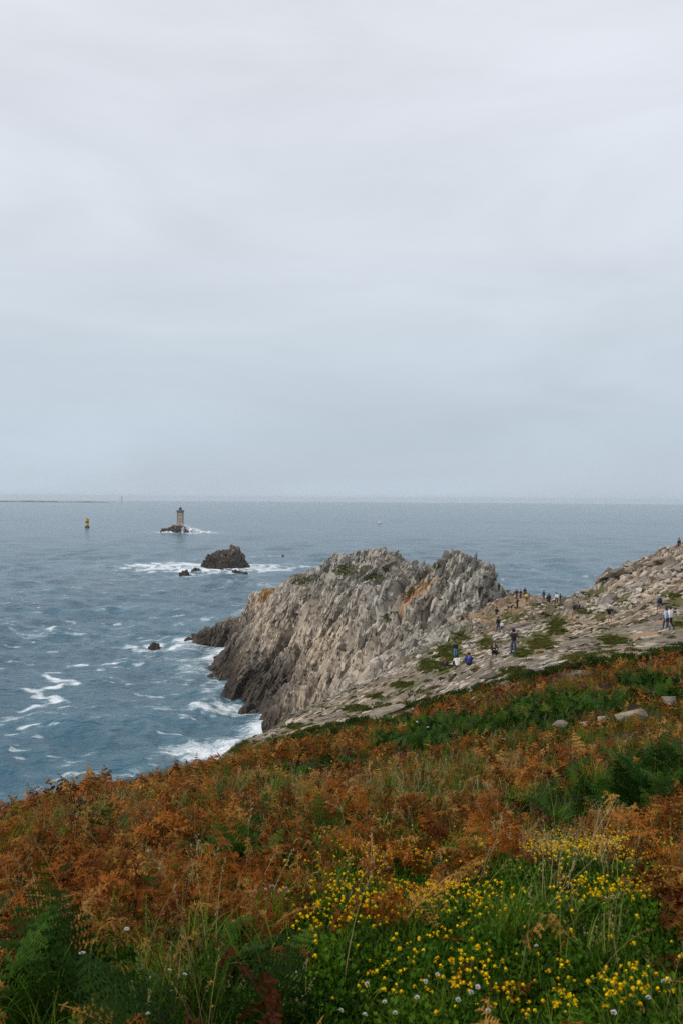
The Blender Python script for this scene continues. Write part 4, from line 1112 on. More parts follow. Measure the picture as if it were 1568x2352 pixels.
    def cap(b):
        bmesh.ops.create_uvsphere(b, u_segments=14, v_segments=9, radius=.118)
        for vv in b.verts:
            vv.co.z *= 1.06
            if vv.co.y > .03: vv.co.z = max(vv.co.z, .035 + .4 * (vv.co.y - .03))
            vv.co.z = max(vv.co.z, -.10)
        bmesh.ops.translate(b, verts=b.verts, vec=hc)
        if hairc == 'whitehat': lathe(b, [(.10, .035), (.175, .02), (.17, .035), (.11, .06)], 16, hc + Vector((0, .02, 0)))
    part('hat' if hairc == 'whitehat' else 'hair', cap, cmat(hairc), root, smooth=True)
    for n in 'LR':
        a_, t_ = J['an' + n], J['toe' + n]
        skin_obj('shoe', {'h': a_ + (a_ - t_) * .22 - Vector((0, 0, .02)), 'm': (a_ + t_) / 2 - Vector((0, 0, .012)), 't': t_ + (t_ - a_) * .25}, [('h', 'm'), ('m', 't')], {'h': (.042, .042), 'm': (.046, .040), 't': (.040, .030)}, 'm', cmat('dark'), root)
    if 'pack' in extra:
        c = J['chest'] + Vector((0, -.20, -.06))
        def pk(b):
            bx(b, c, (.30, .18, .46), 0, .82)
            bmesh.ops.bevel(b, geom=b.edges[:] + b.verts[:], offset=.05, segments=2, affect='EDGES')
        bk = tag(part('backpack', pk, cmat('teal pack' if 'teal' in extra else 'dark'), root, smooth=True))
    if extra == 'bag':
        c = J['waist'] + Vector((-.25, -.08, .06))
        def bgm(b):
            bx(b, c, (.16, .30, .34), .2, .9); bmesh.ops.bevel(b, geom=b.edges[:] + b.verts[:], offset=.05, segments=2, affect='EDGES')
        part('shoulder_bag', bgm, cmat('white'), root, smooth=True)
    if extra == 'camera':
        c = root.matrix_basis @ ((J['wrL'] + J['wrR']) / 2 + Vector((0, .05, .07)))
        cm_ = part('camera_body', lambda b: (bx(b, (0, 0, 0), (.15, .06, .10)), tube(b, (0, .02, 0), (0, .13, 0), .04, .042, 12), bx(b, (0, 0, .06), (.05, .05, .03))), M_IRON, None, c, (0, 0, math.radians(yaw)))
        cm_.name = 'hand_camera'; tag(cm_, 'small black camera held up by the person in the black coat', 'camera')
    if topc == 'blackwhite':
        c = J['chest'] + Vector((0, -.125, -.10))
        part('white_panel', lambda b: bx(b, c, (.16, .04, .20)), cmat('white'), root)
    return root
for spec, foot in zip(PEOPLE, SPOTS):
    make_person(spec, foot)
# dog
dq = drop(1172, 1413, 140, 175)
dg = tag(obj('dog', None, loc=tuple(dq), rot=(0, 0, math.radians(-70)), scale=1.15), 'small black dog on the scree between the walkers', 'dog')
DP = dict(rump=(0, -.30, .42), belly=(0, -.05, .42), chest=(0, .22, .41), neck=(0, .36, .54), head=(0, .45, .62), muzzle=(0, .58, .59), nose=(0, .63, .585), t1=(0, -.40, .46), t2=(0, -.52, .58), t3=(0, -.56, .70))
ED = [('rump', 'belly'), ('belly', 'chest'), ('chest', 'neck'), ('neck', 'head'), ('head', 'muzzle'), ('muzzle', 'nose'), ('rump', 't1'), ('t1', 't2'), ('t2', 't3')]
RD = dict(rump=.095, belly=.095, chest=.125, neck=.075, head=.075, muzzle=.042, nose=.028, t1=.03, t2=.025, t3=.018)
for s, n in ((-1, 'l'), (1, 'r')):
    DP.update({f'fs{n}': (s * .08, .22, .33), f'fe{n}': (s * .09, .19, .20), f'fw{n}': (s * .09, .23, .09), f'fp{n}': (s * .09, .27, .02), f'hh{n}': (s * .08, -.28, .34), f'hk{n}': (s * .10, -.20, .25), f'hc{n}': (s * .10, -.36, .15), f'hp{n}': (s * .10, -.33, .04), f'ht{n}': (s * .10, -.27, .02), f'e{n}': (s * .05, .42, .70), f'ee{n}': (s * .07, .41, .66)})
    ED += [('chest', f'fs{n}'), (f'fs{n}', f'fe{n}'), (f'fe{n}', f'fw{n}'), (f'fw{n}', f'fp{n}'), ('rump', f'hh{n}'), (f'hh{n}', f'hk{n}'), (f'hk{n}', f'hc{n}'), (f'hc{n}', f'hp{n}'), (f'hp{n}', f'ht{n}'), ('head', f'e{n}'), (f'e{n}', f'ee{n}')]
    RD.update({f'fs{n}': .055, f'fe{n}': .036, f'fw{n}': .026, f'fp{n}': .026, f'hh{n}': .075, f'hk{n}': .052, f'hc{n}': .030, f'hp{n}': .024, f'ht{n}': .024, f'e{n}': .028, f'ee{n}': .018})
skin_obj('body', {k: Vector(v) for k, v in DP.items()}, ED, RD, 'belly', cmat('black'), dg)
part('collar', lambda b: lathe(b, [(.088, -.012), (.090, .0), (.088, .012)], 14), cmat('red'), dg, (0, .335, .505), (math.radians(-50), 0, 0))
# settle all skinned bodies into plain meshes
bpy.context.view_layer.update()
deps = bpy.context.evaluated_depsgraph_get()
done = []
for o in SKIN_JOBS:
    done.append(bpy.data.meshes.new_from_object(o.evaluated_get(deps)))
for o, me in zip(SKIN_JOBS, done):
    m_ = o.data.materials[0]
    o.modifiers.clear(); me.name = o.name; o.data = me
    if not me.materials: me.materials.append(m_)
# ------------------------------------------------------------------ plants of the near slope
def leaf_mat(name, cols, trans=0.25, rough=0.6, grain=30.0):
    """leaf colour varies from plant to plant and along the blade"""
    m, t, b = new_mat(name)
    oi = N(t, 'ShaderNodeObjectInfo')
    tcn = N(t, 'ShaderNodeTexCoord')
    nn = noise_node(t, grain, 3, 0.6, tcn.outputs['Object'])
    f = mathn(t, 'ADD', mathn(t, 'MULTIPLY', oi.outputs['Random'], 0.72), mathn(t, 'MULTIPLY', maprange(t, nn.outputs['Fac'], 0.3, 0.7), 0.28))
    stops = [(i / (len(cols) - 1), c) for i, c in enumerate(cols)]
    rp = ramp_node(t, stops, f)
    t.links.new(rp.outputs[0], b.inputs['Base Color'])
    b.inputs['Roughness'].default_value = rough
    b.inputs['Specular IOR Level'].default_value = 0.08
    tr = N(t, 'ShaderNodeBsdfTranslucent'); t.links.new(rp.outputs[0], tr.inputs['Color'])
    mx = N(t, 'ShaderNodeMixShader'); mx.inputs[0].default_value = trans
    t.links.new(b.outputs[0], mx.inputs[1]); t.links.new(tr.outputs[0], mx.inputs[2])
    t.links.new(mx.outputs[0], t.nodes['Material Output'].inputs['Surface'])
    return m
M_BRACK = leaf_mat('bracken_rust', [(0.024, 0.006, 0.001), (0.098, 0.025, 0.003), (0.25, 0.070, 0.007), (0.48, 0.18, 0.026)], 0.15)
M_BRACK2 = leaf_mat('bracken_tan', [(0.050, 0.018, 0.003), (0.18, 0.075, 0.013), (0.42, 0.205, 0.045), (0.19, 0.13, 0.015)], 0.15)
M_FERN = leaf_mat('fern_green', [(0.005, 0.015, 0.002), (0.012, 0.037, 0.003), (0.030, 0.080, 0.005), (0.080, 0.115, 0.010)], 0.18)
M_GRASS = leaf_mat('grass_green', [(0.010, 0.022, 0.002), (0.036, 0.072, 0.004), (0.095, 0.160, 0.010), (0.19, 0.20, 0.03)], 0.18)
M_STRAW = leaf_mat('grass_straw', [(0.16, 0.11, 0.04), (0.28, 0.20, 0.08), (0.40, 0.30, 0.14), (0.50, 0.40, 0.22)], 0.3)
M_CLOVER = leaf_mat('trefoil_leaf', [(0.006, 0.020, 0.002), (0.020, 0.055, 0.003), (0.058, 0.138, 0.007), (0.115, 0.190, 0.012)], 0.18)
M_GORSE = leaf_mat('low_shrub_leaf', [(0.032, 0.045, 0.0072), (0.063, 0.077, 0.0120), (0.108, 0.108, 0.0210), (0.171, 0.144, 0.0360)], 0.3)
M_GORSE_D = leaf_mat('dark_shrub_leaf', [(0.011, 0.029, 0.0048), (0.023, 0.050, 0.0084), (0.041, 0.072, 0.0120), (0.072, 0.090, 0.0180)], 0.3)
M_PETAL = leaf_mat('yellow_petal', [(0.66, 0.34, 0.0), (0.86, 0.55, 0.0), (0.94, 0.68, 0.01)], 0.2, 0.5)
M_WHITEP = leaf_mat('white_petal', [(0.55, 0.52, 0.46), (0.75, 0.73, 0.70), (0.80, 0.78, 0.76)], 0.2)
M_PINKP = leaf_mat('pink_petal', [(0.55, 0.25, 0.38), (0.65, 0.38, 0.50), (0.68, 0.48, 0.55)], 0.2)
M_SEED = leaf_mat('seed_head', [(0.14, 0.055, 0.018), (0.22, 0.10, 0.03), (0.25, 0.14, 0.05)], 0.1)

class Soup:
    def __init__(s): s.v, s.f = [], []
    def strip(s, pts, wid, side):
        """a ribbon along pts; wid and side per point"""
        n0 = len(s.v)
        for p, w, d in zip(pts, wid, side):
            s.v.append(p - d * w); s.v.append(p + d * w)
        for i in range(len(pts) - 1):
            a = n0 + 2 * i
            s.f.append((a, a + 1, a + 3, a + 2))
    def quad(s, a, b, c, d):
        n = len(s.v); s.v += [a, b, c, d]; s.f.append((n, n + 1, n + 2, n + 3))
    def mesh(s, name, mat):
        return mesh_from(name, np.array(s.v), np.array(s.f), False, [mat])
def unit(v): return v / (np.linalg.norm(v) + 1e-9)
def frond(seed, hi, dead, mat, name):
    """one bracken leaf: bent stalk, side leaflets, each cut again into small lobes when hi"""
    r = np.random.default_rng(seed); S = Soup()
    n = 17 if hi else 11
    bend = r.uniform(0.9, 1.6) if not dead else r.uniform(1.0, 2.1)
    a0 = r.uniform(0.05, 0.35); tw = r.normal(0, 0.25)
    p = np.zeros(3); pts, tans = [], []
    for i in range(n + 1):
        a = a0 + bend * (i / n) ** 1.4
        d = np.array((math.sin(a), tw * 0.5 * math.sin(a) * i / n, math.cos(a))); d = unit(d)
        pts.append(p.copy()); tans.append(d); p = p + d / n
    S.strip(pts, np.linspace(0.008, 0.0025, n + 1), [np.array((0, 1.0, 0))] * (n + 1))
    start = int(n * 0.22)
    for i in range(start, n):
        t = (i - start) / (n - start)
        ln = 0.36 * (1 - t) ** 0.85 * min(1, 0.55 + 2.2 * t) + 0.02
        for sgn in (-1, 1):
            if dead and r.random() < 0.12: continue
            tan = tans[i]; up = unit(np.cross(np.cross(tan, (0, 0, 1.0)) + 1e-4, tan))
            side = unit(np.cross(tan, up)) * sgn
            d = unit(side + tan * r.uniform(0.2, 0.55) + up * r.normal(-0.05 if not dead else -0.1, 0.14 if not dead else 0.38))
            l = ln * r.uniform(0.8, 1.1) * (1 if not dead else r.uniform(0.6, 1.0))
            k = 6 if hi else 3
            pp = pts[i].copy(); row = []
            dd = d.copy()
            for j in range(k + 1):
                row.append(pp.copy())
                dd = unit(dd + np.array((0, 0, -1.0)) * (0.10 if not dead else r.uniform(0.0, 0.38)) + (r.normal(0, 0.16, 3) if dead else 0))
                pp = pp + dd * l / k
            perp = unit(np.cross(dd, up))
            if hi:
                S.strip(row, [0.004] * (k + 1), [perp] * (k + 1))
                for j in range(1, k + 1):
                    q = row[j]; w = 0.062 * (l / 0.30) ** 0.6 * (1 - (j / k) * 0.72) + 0.006
                    for s2 in (-1, 1):
                        out = unit(perp * s2 + d * 0.35 + up * (r.normal(0, 0.15) if not dead else r.normal(0, 0.55)))
                        hw = d * (l / k * 0.36)
                        q0 = row[j - 1] * 0.5 + q * 0.5
                        S.quad(q0 - hw, q0 + hw, q0 + out * w + hw * 0.55, q0 + out * w - hw * 0.25)
            else:
                wd = 0.05 * (l / 0.3) ** 0.6
                S.strip(row, [wd * c for c in (0.75, 1.0, 0.65, 0.05)], [unit(perp + up * r.normal(0, 0.3 if dead else 0.1)) for _ in row])
    return S.mesh(name, mat)
def tuft(seed, nb, hgt, wid, mat, name, arch=0.8, spread=0.06, seedhead=False):
    r = np.random.default_rng(seed); S = Soup()
    for b_ in range(nb):
        az = r.uniform(0, 6.283); o = np.array((r.normal(0, spread), r.normal(0, spread), 0))
        h = hgt * r.uniform(0.5, 1.1); dirh = np.array((math.cos(az), math.sin(az), 0)); sd_ = np.array((-math.sin(az), math.cos(az), 0))
        ar = arch * r.uniform(0.4, 1.4); a = r.uniform(0.0, 0.35); p = o.copy(); pts = []; k = 5
        for i in range(k + 1):
            pts.append(p.copy()); d = dirh * math.sin(a) + np.array((0, 0, math.cos(a))); p = p + d * h / k; a += ar / k * (0.5 + i / k)
        S.strip(pts, [wid * c for c in (0.9, 1, 0.95, 0.8, 0.55, 0.06)], [sd_] * (k + 1))
        if seedhead and r.random() < 0.8:
            for m_ in range(10):
                q = pts[-1] * (m_ / 10) + pts[-2] * (1 - m_ / 10) + r.normal(0, 0.006, 3)
                e = unit(r.normal(0, 1, 3) + dirh * 0.5 + np.array((0, 0, 0.6))) * 0.020
                S.quad(q, q + sd_ * 0.004 + e * 0.5, q + e, q - sd_ * 0.004 + e * 0.5)
    return S.mesh(name, mat)
def leafy(seed, n, rad, hgt, leaf, mat, name):
    r = np.random.default_rng(seed); S = Soup()
    for i in range(n):
        q = r.normal(0, 1, 3); q = unit(q) * r.uniform(0.35, 1.0) ** 0.5; q[2] = abs(q[2])
        c = q * (rad, rad, hgt)
        d = unit(r.normal(0, 1, 3) + q * 0.8 + np.array((0, 0, 0.5))); s_ = unit(np.cross(d, r.normal(0, 1, 3)))
        l = leaf * r.uniform(0.6, 1.3)
        S.quad(c, c + d * l * 0.5 + s_ * l * 0.34, c + d * l, c + d * l * 0.5 - s_ * l * 0.34)
    return S.mesh(name, mat)
VAR = {}
def variants(key, meshes):
    c = bpy.data.collections.new('plants_' + key); VAR[key] = (c, meshes)
    for i, me in enumerate(meshes):
        c.objects.link(bpy.data.objects.new(f'{key}_{i:02d}', me))
variants('bracken', [frond(200 + i, True, True, M_BRACK if i % 3 else M_BRACK2, 'bracken_frond') for i in range(12)])
variants('brackenlow', [frond(300 + i, False, True, M_BRACK if i % 3 else M_BRACK2, 'bracken_frond_far') for i in range(10)])
variants('fern', [frond(400 + i, True, False, M_FERN, 'fern_frond') for i in range(8)])
variants('fernlow', [frond(450 + i, False, False, M_FERN, 'fern_frond_far') for i in range(6)])
variants('grass', [tuft(500 + i, 22, 0.34, 0.0032, M_GRASS, 'grass_tuft', 1.1) for i in range(6)])
variants('straw', [tuft(520 + i, 9, 0.55, 0.0022, M_STRAW, 'straw_tuft', 0.55, 0.07, True) for i in range(6)])
variants('clover', [leafy(540 + i, 90, 0.11, 0.13, 0.026, M_CLOVER, 'trefoil_leaves') for i in range(5)])
variants('gorse', [leafy(560 + i, 170, 0.42, 0.20, 0.11, M_GORSE, 'low_shrub') for i in range(4)] + [tuft(570 + i, 40, 0.30, 0.012, M_GORSE, 'low_grass', 1.0, 0.18) for i in range(3)])
variants('gorsedark', [leafy(580 + i, 200, 0.42, 0.34, 0.10, M_GORSE_D, 'dark_shrub') for i in range(4)])

def scatter(name, key, pos, rot, scl, label, r):
    """uncountable growth: one object, plants set by geometry nodes"""
    c, meshes = VAR[key]
    me = bpy.data.meshes.new(name); n = len(pos)
    me.vertices.add(n); me.vertices.foreach_set('co', np.ascontiguousarray(pos, dtype=np.float32).ravel())
    a = me.attributes.new('rot', 'FLOAT_VECTOR', 'POINT'); a.data.foreach_set('vector', np.ascontiguousarray(rot, dtype=np.float32).ravel())
    a = me.attributes.new('scl', 'FLOAT', 'POINT'); a.data.foreach_set('value', np.ascontiguousarray(scl, dtype=np.float32))
    a = me.attributes.new('idx', 'INT', 'POINT'); a.data.foreach_set('value', r.integers(0, len(meshes), n).astype(np.int32))
    ng = bpy.data.node_groups.new('grow_' + name, 'GeometryNodeTree')
    ng.interface.new_socket('Geometry', in_out='INPUT', socket_type='NodeSocketGeometry'); ng.interface.new_socket('Geometry', in_out='OUTPUT', socket_type='NodeSocketGeometry')
    gi, go = ng.nodes.new('NodeGroupInput'), ng.nodes.new('NodeGroupOutput')
    ip = ng.nodes.new('GeometryNodeInstanceOnPoints'); ci = ng.nodes.new('GeometryNodeCollectionInfo')
    ci.inputs['Collection'].default_value = c; ci.inputs['Separate Children'].default_value = True; ci.inputs['Reset Children'].default_value = True
    def na(nm, ty):
        x = ng.nodes.new('GeometryNodeInputNamedAttribute'); x.data_type = ty; x.inputs['Name'].default_value = nm; return [o_ for o_ in x.outputs if o_.enabled and o_.name == 'Attribute'][0]
    er = ng.nodes.new('FunctionNodeEulerToRotation')
    lk = ng.links.new
    lk(gi.outputs[0], ip.inputs['Points']); lk(ci.outputs[0], ip.inputs['Instance']); ip.inputs['Pick Instance'].default_value = True
    lk(na('idx', 'INT'), ip.inputs['Instance Index']); lk(na('rot', 'FLOAT_VECTOR'), er.inputs[0]); lk(er.outputs[0], ip.inputs['Rotation']); lk(na('scl', 'FLOAT'), ip.inputs['Scale'])
    lk(ip.outputs[0], go.inputs[0])
    o = obj(name, me); md = o.modifiers.new('grow', 'NODES'); md.node_group = ng
    return tag(o, label, kind='stuff')

r = np.random.default_rng(2024)
def candidates(n, y0, y1, dens):
    yy = np.linspace(y0, y1, 600); w = np.array([dens(v) * (0.74 * v + 2.4) for v in yy]); w = np.cumsum(w); w /= w[-1]
    y = np.interp(r.random(n), w, yy); x = r.uniform(-1, 1, n) * (0.41 * y + 1.6)
    z = ground(x, y)
    return x, y, z
def blob(u, v, spots):
    m = np.zeros(np.shape(u))
    for (su, sv, ru, rv) in spots: m = np.maximum(m, np.exp(-(((u - su) / ru) ** 2 + ((v - sv) / rv) ** 2)))
    return m
# patches as they lie on the slope (reference pixel of the plant tops)
GREENF = [(100, 2230, 260, 90), (330, 2190, 260, 75), (520, 2120, 190, 55), (150, 2330, 420, 60), (560, 2260, 160, 90), (1430, 1800, 200, 50), (1290, 1840, 110, 36), (1560, 1780, 130, 55), (1090, 1665, 190, 26), (950, 1690, 110, 20), (1330, 1610, 170, 24),
          (1250, 1650, 110, 24), (700, 1760, 80, 18), (1480, 1560, 100, 20), (850, 1740, 60, 14), (850, 1650, 70, 12), (1540, 1590, 50, 14), (560, 1930, 60, 26), (760, 1880, 60, 22), (200, 1870, 60, 16), (900, 1860, 60, 16), (350, 2000, 50, 26)]
FLOWER = [(830, 2150, 150, 130), (900, 1985, 110, 46), (1130, 2060, 260, 110), (1400, 2060, 250, 80), (1500, 2180, 160, 120), (1350, 1960, 260, 60), (1200, 2220, 260, 110), (900, 2320, 330, 70), (1350, 2330, 330, 70), (650, 2330, 120, 50)]
STRAWP = [(1000, 1790, 190, 50), (1400, 1690, 240, 34), (1320, 1930, 150, 60), (620, 1800, 160, 34), (1200, 1700, 160, 22), (1500, 1660, 120, 26), (300, 1850, 180, 26), (1450, 2300, 170, 80), (780, 2280, 140, 90), (1100, 1740, 200, 26)]
def lay(x, y, z, scale, r, lean=0.25):
    rot = np.stack([r.normal(0, lean, len(x)), r.normal(0, lean, len(x)), r.uniform(0, 6.283, len(x))], 1)
    return np.stack([x, y, z], 1), rot, scale
def clear_of_stones(x, y): return np.ones(len(x), bool)
# --- bracken and fern
x, y, z = candidates(42000, 2.4, 66, lambda v: 42 if v < 6 else (42 * (6 / v) ** 0.45 if v < 30 else 20.3 * (30 / v) ** 0.7))
hmk = heath_mask(x, y, z)
u, v = to_px(x, y, z + 0.32)
gf = blob(u, v, GREENF); fl = blob(u, v, FLOWER); stp = blob(u, v, STRAWP)
pn = fbm(x / 1.1, y / 1.1, seed=301, oct=3)
green = (gf + 0.22 * pn) > 0.50
inflow = (fl + 0.12 * pn) > 0.42
clumpy = fbm(x / 0.55, y / 0.55, seed=305, oct=2)
keep = (hmk > 0.5) & (r.random(len(x)) < np.where(inflow, 0.12 * (clumpy > 0.35) + 0.025, np.where(stp > 0.55, 0.55, 1.0)))
keep &= (clumpy > -0.42 + 0.3 * (r.random(len(x)) - 0.5)) | (y > 40)
keep &= ~((blob(u, v, [(1400, 1690, 160, 14), (1290, 1705, 60, 12)]) > 0.6) & (r.random(len(x)) < 0.6))
scale = np.where(green, r.uniform(0.34, 0.62, len(x)), r.uniform(0.30, 0.60, len(x))) * np.where(inflow, 0.6, 1.0) * (1 + 0.12 * pn) * np.clip(1 + 0.55 * clumpy, 0.55, 1.5)
near = y < 17
sel = {'bracken': keep & ~green & near, 'brackenlow': keep & ~green & ~near, 'fern': keep & green & near, 'fernlow': keep & green & ~near}
single = {'bracken': (300, 'bracken_frond', 'rust brown withered bracken frond on the near slope', 'bracken', 'withered bracken fronds'), 'fern': (200, 'fern_frond', 'green bracken fern frond low on the near slope', 'fern', 'green fern fronds')}
for key, m in sel.items():
    ids = np.where(m)[0]
    pos, rot, scl = lay(x[ids], y[ids], z[ids] - 0.02, scale[ids], r, 0.30)
    if key in single:
        cnt, nm, lb, ct, gp = single[key]
        inside = (u[ids] > 20) & (u[ids] < 1548) & (v[ids] < 2330)
        rank = np.argsort(-(np.where(inside, scl, 0) / y[ids]))
        vis = VAR[key][1]
        for i in rank[:cnt]:
            o = bpy.data.objects.new(nm, vis[int(r.integers(0, len(vis)))]); COL.objects.link(o)
            o.location = pos[i]; o.rotation_euler = rot[i]; o.scale = (scl[i],) * 3
            tag(o, lb, ct, gp)
        pos, rot, scl = pos[rank[cnt:]], rot[rank[cnt:]], scl[rank[cnt:]]
    scatter({'bracken': 'bracken_thicket', 'brackenlow': 'far_bracken', 'fern': 'fern_thicket', 'fernlow': 'far_fern'}[key], key, pos, rot, scl,
            {'bracken': 'dense rust brown bracken covering the near slope', 'brackenlow': 'rust brown bracken farther down the slope', 'fern': 'green fern growth low on the near slope', 'fernlow': 'dark green fern patches farther down the slope'}[key], r)
# --- grass
x, y, z = candidates(29000, 2.2, 64, lambda v: 60 if v < 6 else 60 * (6 / v) ** 1.0)
hmk = heath_mask(x, y, z); u, v = to_px(x, y, z + 0.2)
fl = blob(u, v, FLOWER); stp = blob(u, v, STRAWP); gf = blob(u, v, GREENF)
pn = fbm(x / 0.9, y / 0.9, seed=311, oct=3)
keep = (hmk > 0.45) & (r.random(len(x)) < 0.12 + 0.85 * np.maximum(fl, np.maximum(0.4 * gf, 0.55 * stp)))
scatter('green_grass', 'grass', *lay(x[keep], y[keep], z[keep] - 0.01, (r.uniform(0.5, 1.1, len(x)) * (1 + 0.02 * y) * (1 - 0.42 * sstep(0.3, 0.7, fl)))[keep], r, 0.22), 'green grass growing between the ferns and flowers', r)
x, y, z = candidates(14000, 2.2, 64, lambda v: 40 if v < 6 else 40 * (6 / v) ** 0.9)
hmk = heath_mask(x, y, z); u, v = to_px(x, y, z + 0.4)
stp = blob(u, v, STRAWP); fl = blob(u, v, FLOWER)
keep = (hmk > 0.45) & (r.random(len(x)) < (0.07 + 0.5 * stp) * (1 - 0.6 * sstep(0.3, 0.7, fl)))
scatter('dry_grass', 'straw', *lay(x[keep], y[keep], z[keep] - 0.01, (r.uniform(0.6, 1.1, len(x)) * np.where(y < 5, 0.75, 1.0))[keep], r, 0.22), 'straw coloured dry grass standing through the bracken', r)
# --- trefoil leaves and flowers
x, y, z = candidates(19000, 2.2, 11, lambda v: 80 if v < 6 else 80 * (6 / v) ** 0.9)
u, v = to_px(x, y, z + 0.12)
fl = blob(u, v, FLOWER); pn = fbm(x / 0.5, y / 0.5, seed=321, oct=3)
keep = r.random(len(x)) < sstep(0.15, 0.5, fl + 0.10 * pn) * 0.95 + 0.10
scatter('trefoil_leaves', 'clover', *lay(x[keep], y[keep], z[keep] - 0.01, (r.uniform(0.7, 1.25, len(x)))[keep], r, 0.15), 'dark green trefoil leaves below the yellow flowers', r)
def flower_head(seed):
    """a cluster of pea flowers, each a standard petal over two wings"""
    r = np.random.default_rng(seed); S = Soup()
    n = r.integers(3, 6)
    for i in range(n):
        az = 6.283 * i / n + r.uniform(-.3, .3); o = np.array((math.cos(az), math.sin(az), 0)); sd_ = np.array((-math.sin(az), math.cos(az), 0)); upv = np.array((0, 0, 1.0))
        c = o * 0.005; tip = c + o * 0.011 + upv * 0.003
        b0 = c + upv * 0.002
        S.quad(b0, c + sd_ * 0.0085 + upv * 0.011, c + upv * 0.016 - o * 0.001, c - sd_ * 0.0085 + upv * 0.011)     # standard
        S.quad(c, c + sd_ * 0.0065 + o * 0.006 + upv * 0.004, tip, c + o * 0.004 - upv * 0.003)                       # wings
        S.quad(c, c - sd_ * 0.0065 + o * 0.006 + upv * 0.004, tip + upv * 0.0005, c + o * 0.004 - upv * 0.003)
    return S.mesh('yellow_flower', M_PETAL)
FH = [flower_head(600 + i) for i in range(7)]
Sst = Soup(); Sst.strip([np.array((0, 0, -0.16)), np.array((0.01, 0, -0.08)), np.array((0, 0, 0.002))], [0.0012, 0.0012, 0.001], [np.array((0, 1.0, 0))] * 3)
STEM = Sst.mesh('stem', M_GRASS)
variants('yflower', FH)
x, y, z = candidates(58000, 2.3, 10.5, lambda v: 1.0)
u, v = to_px(x, y, z + 0.17)
dn = blob(u, v, [(820, 2120, 120, 100), (800, 2190, 110, 50), (900, 1985, 90, 30), (1000, 2090, 160, 70), (1380, 2050, 170, 34), (1540, 2030, 60, 40), (1150, 2030, 120, 40), (1480, 2170, 140, 70), (1400, 2290, 120, 40), (1200, 1990, 300, 30), (1050, 2230, 200, 60), (950, 2320, 260, 40), (1450, 1960, 160, 34), (1200, 2330, 200, 30), (1040, 1895, 14, 8)])
cl = fbm(x / 0.28, y / 0.28, seed=331, oct=2)
keep = (r.random(len(x)) < np.clip(dn * 0.95 * sstep(-0.1, 0.6, cl) + 0.02 * (u > 700), 0, 1)) & (v < 2352) & ((u > 640) | (v > 2280))
ids = np.where(keep)[0]
hgt = z[ids] + r.uniform(0.15, 0.27, len(ids))
fs = r.uniform(0.42, 0.95, len(ids)) * (1 + 0.04 * np.maximum(y[ids] - 5, 0))
inside = (u[ids] > 10) & (u[ids] < 1558)
rank = np.argsort(-(np.where(inside, fs, 0) / y[ids]))
for i in rank[:300]:
    j = ids[i]
    o = obj('yellow_flower', FH[int(r.integers(0, len(FH)))], None, (x[j], y[j], hgt[i]), (r.normal(-0.5, 0.35), r.normal(0, 0.35), r.uniform(-1, 1)), fs[i])
    tag(o, 'small bright yellow trefoil flower head among the near grass', 'flower', 'yellow trefoil flowers')
    obj('stem', STEM, o)
rest = rank[300:]
scatter('yellow_flowers', 'yflower', np.stack([x[ids][rest], y[ids][rest], hgt[rest]], 1), np.stack([r.normal(-0.5, 0.35, len(rest)), r.normal(0, 0.35, len(rest)), r.uniform(-1, 1, len(rest))], 1), fs[rest], 'yellow trefoil flowers thinning out up the slope', r)
# --- single flowers, seed heads and stalks that stand out
def ball_flower(rad, mat, name, seed, flat=0.7, n=70):
    rr_ = np.random.default_rng(seed); S = Soup()
    for i in range(n):
        q = unit(rr_.normal(0, 1, 3)); q[2] = abs(q[2]) * flat + 0.02
        c = q * rad * 0.55; s_ = unit(np.cross(q, rr_.normal(0, 1, 3))); e = q * rad
        S.quad(c, (c + e) / 2 + s_ * rad * 0.20, e, (c + e) / 2 - s_ * rad * 0.20)
    return S.mesh(name, mat)
def stem_mesh(h, rad, mat):
    S = Soup(); k = 4
    pts = [np.array((0.04 * h * math.sin(2.2 * i / k), 0.0, -h * (1 - i / k))) for i in range(k + 1)]
    pts = [p - np.array((pts[-1][0], 0, 0)) for p in pts]
    S.strip(pts, [rad] * (k + 1), [np.array((0, 1.0, 0))] * (k + 1)); S.strip(pts, [rad] * (k + 1), [np.array((1.0, 0, 0))] * (k + 1))
    return S.mesh('stem', mat)
W_BALL, W_UMB, P_BALL = ball_flower(0.016, M_WHITEP, 'white_flower', 1, 0.9), ball_flower(0.024, M_WHITEP, 'white_flower', 2, 0.35, 110), ball_flower(0.014, M_PINKP, 'pink_flower', 3, 0.8)
S_UMB = ball_flower(0.045, M_SEED, 'seed_head', 4, 0.75, 160)
STG, STS = stem_mesh(0.38, 0.0018, M_GRASS), stem_mesh(0.45, 0.0022, M_STRAW)
def lone(kind, me, u, v, lift, label, cat, group, s=1.0, stem=STG):
    Y = np.arange(2.2, 60, 0.04); du = u - 784.0; dv = v - V_LEVEL - ROLL * du
    xx = du / F * Y; zz = CAM_Z - dv / F * Y; gg = ground(xx, Y) + lift
    k = int(np.argmax(gg >= zz)) if (gg >= zz).any() else int(np.argmin(np.abs(gg - zz)))
    o = obj(kind, me, None, (xx[k], Y[k], zz[k]), (r.normal(-0.3, 0.2), r.normal(0, 0.2), r.uniform(0, 6)), s)
    tag(o, label, cat, group); st = obj('stem', stem, o)
    return o
for (u, v, s) in [(27, 2152, .85), (192, 2196, .7), (295, 2140, .6), (395, 2235, .4), (430, 2245, .4)]:
    lone('white_flower', W_UMB, u, v, 0.33, 'flat white flower head above the dark ferns at lower left', 'flower', 'white flowers over the ferns', s)
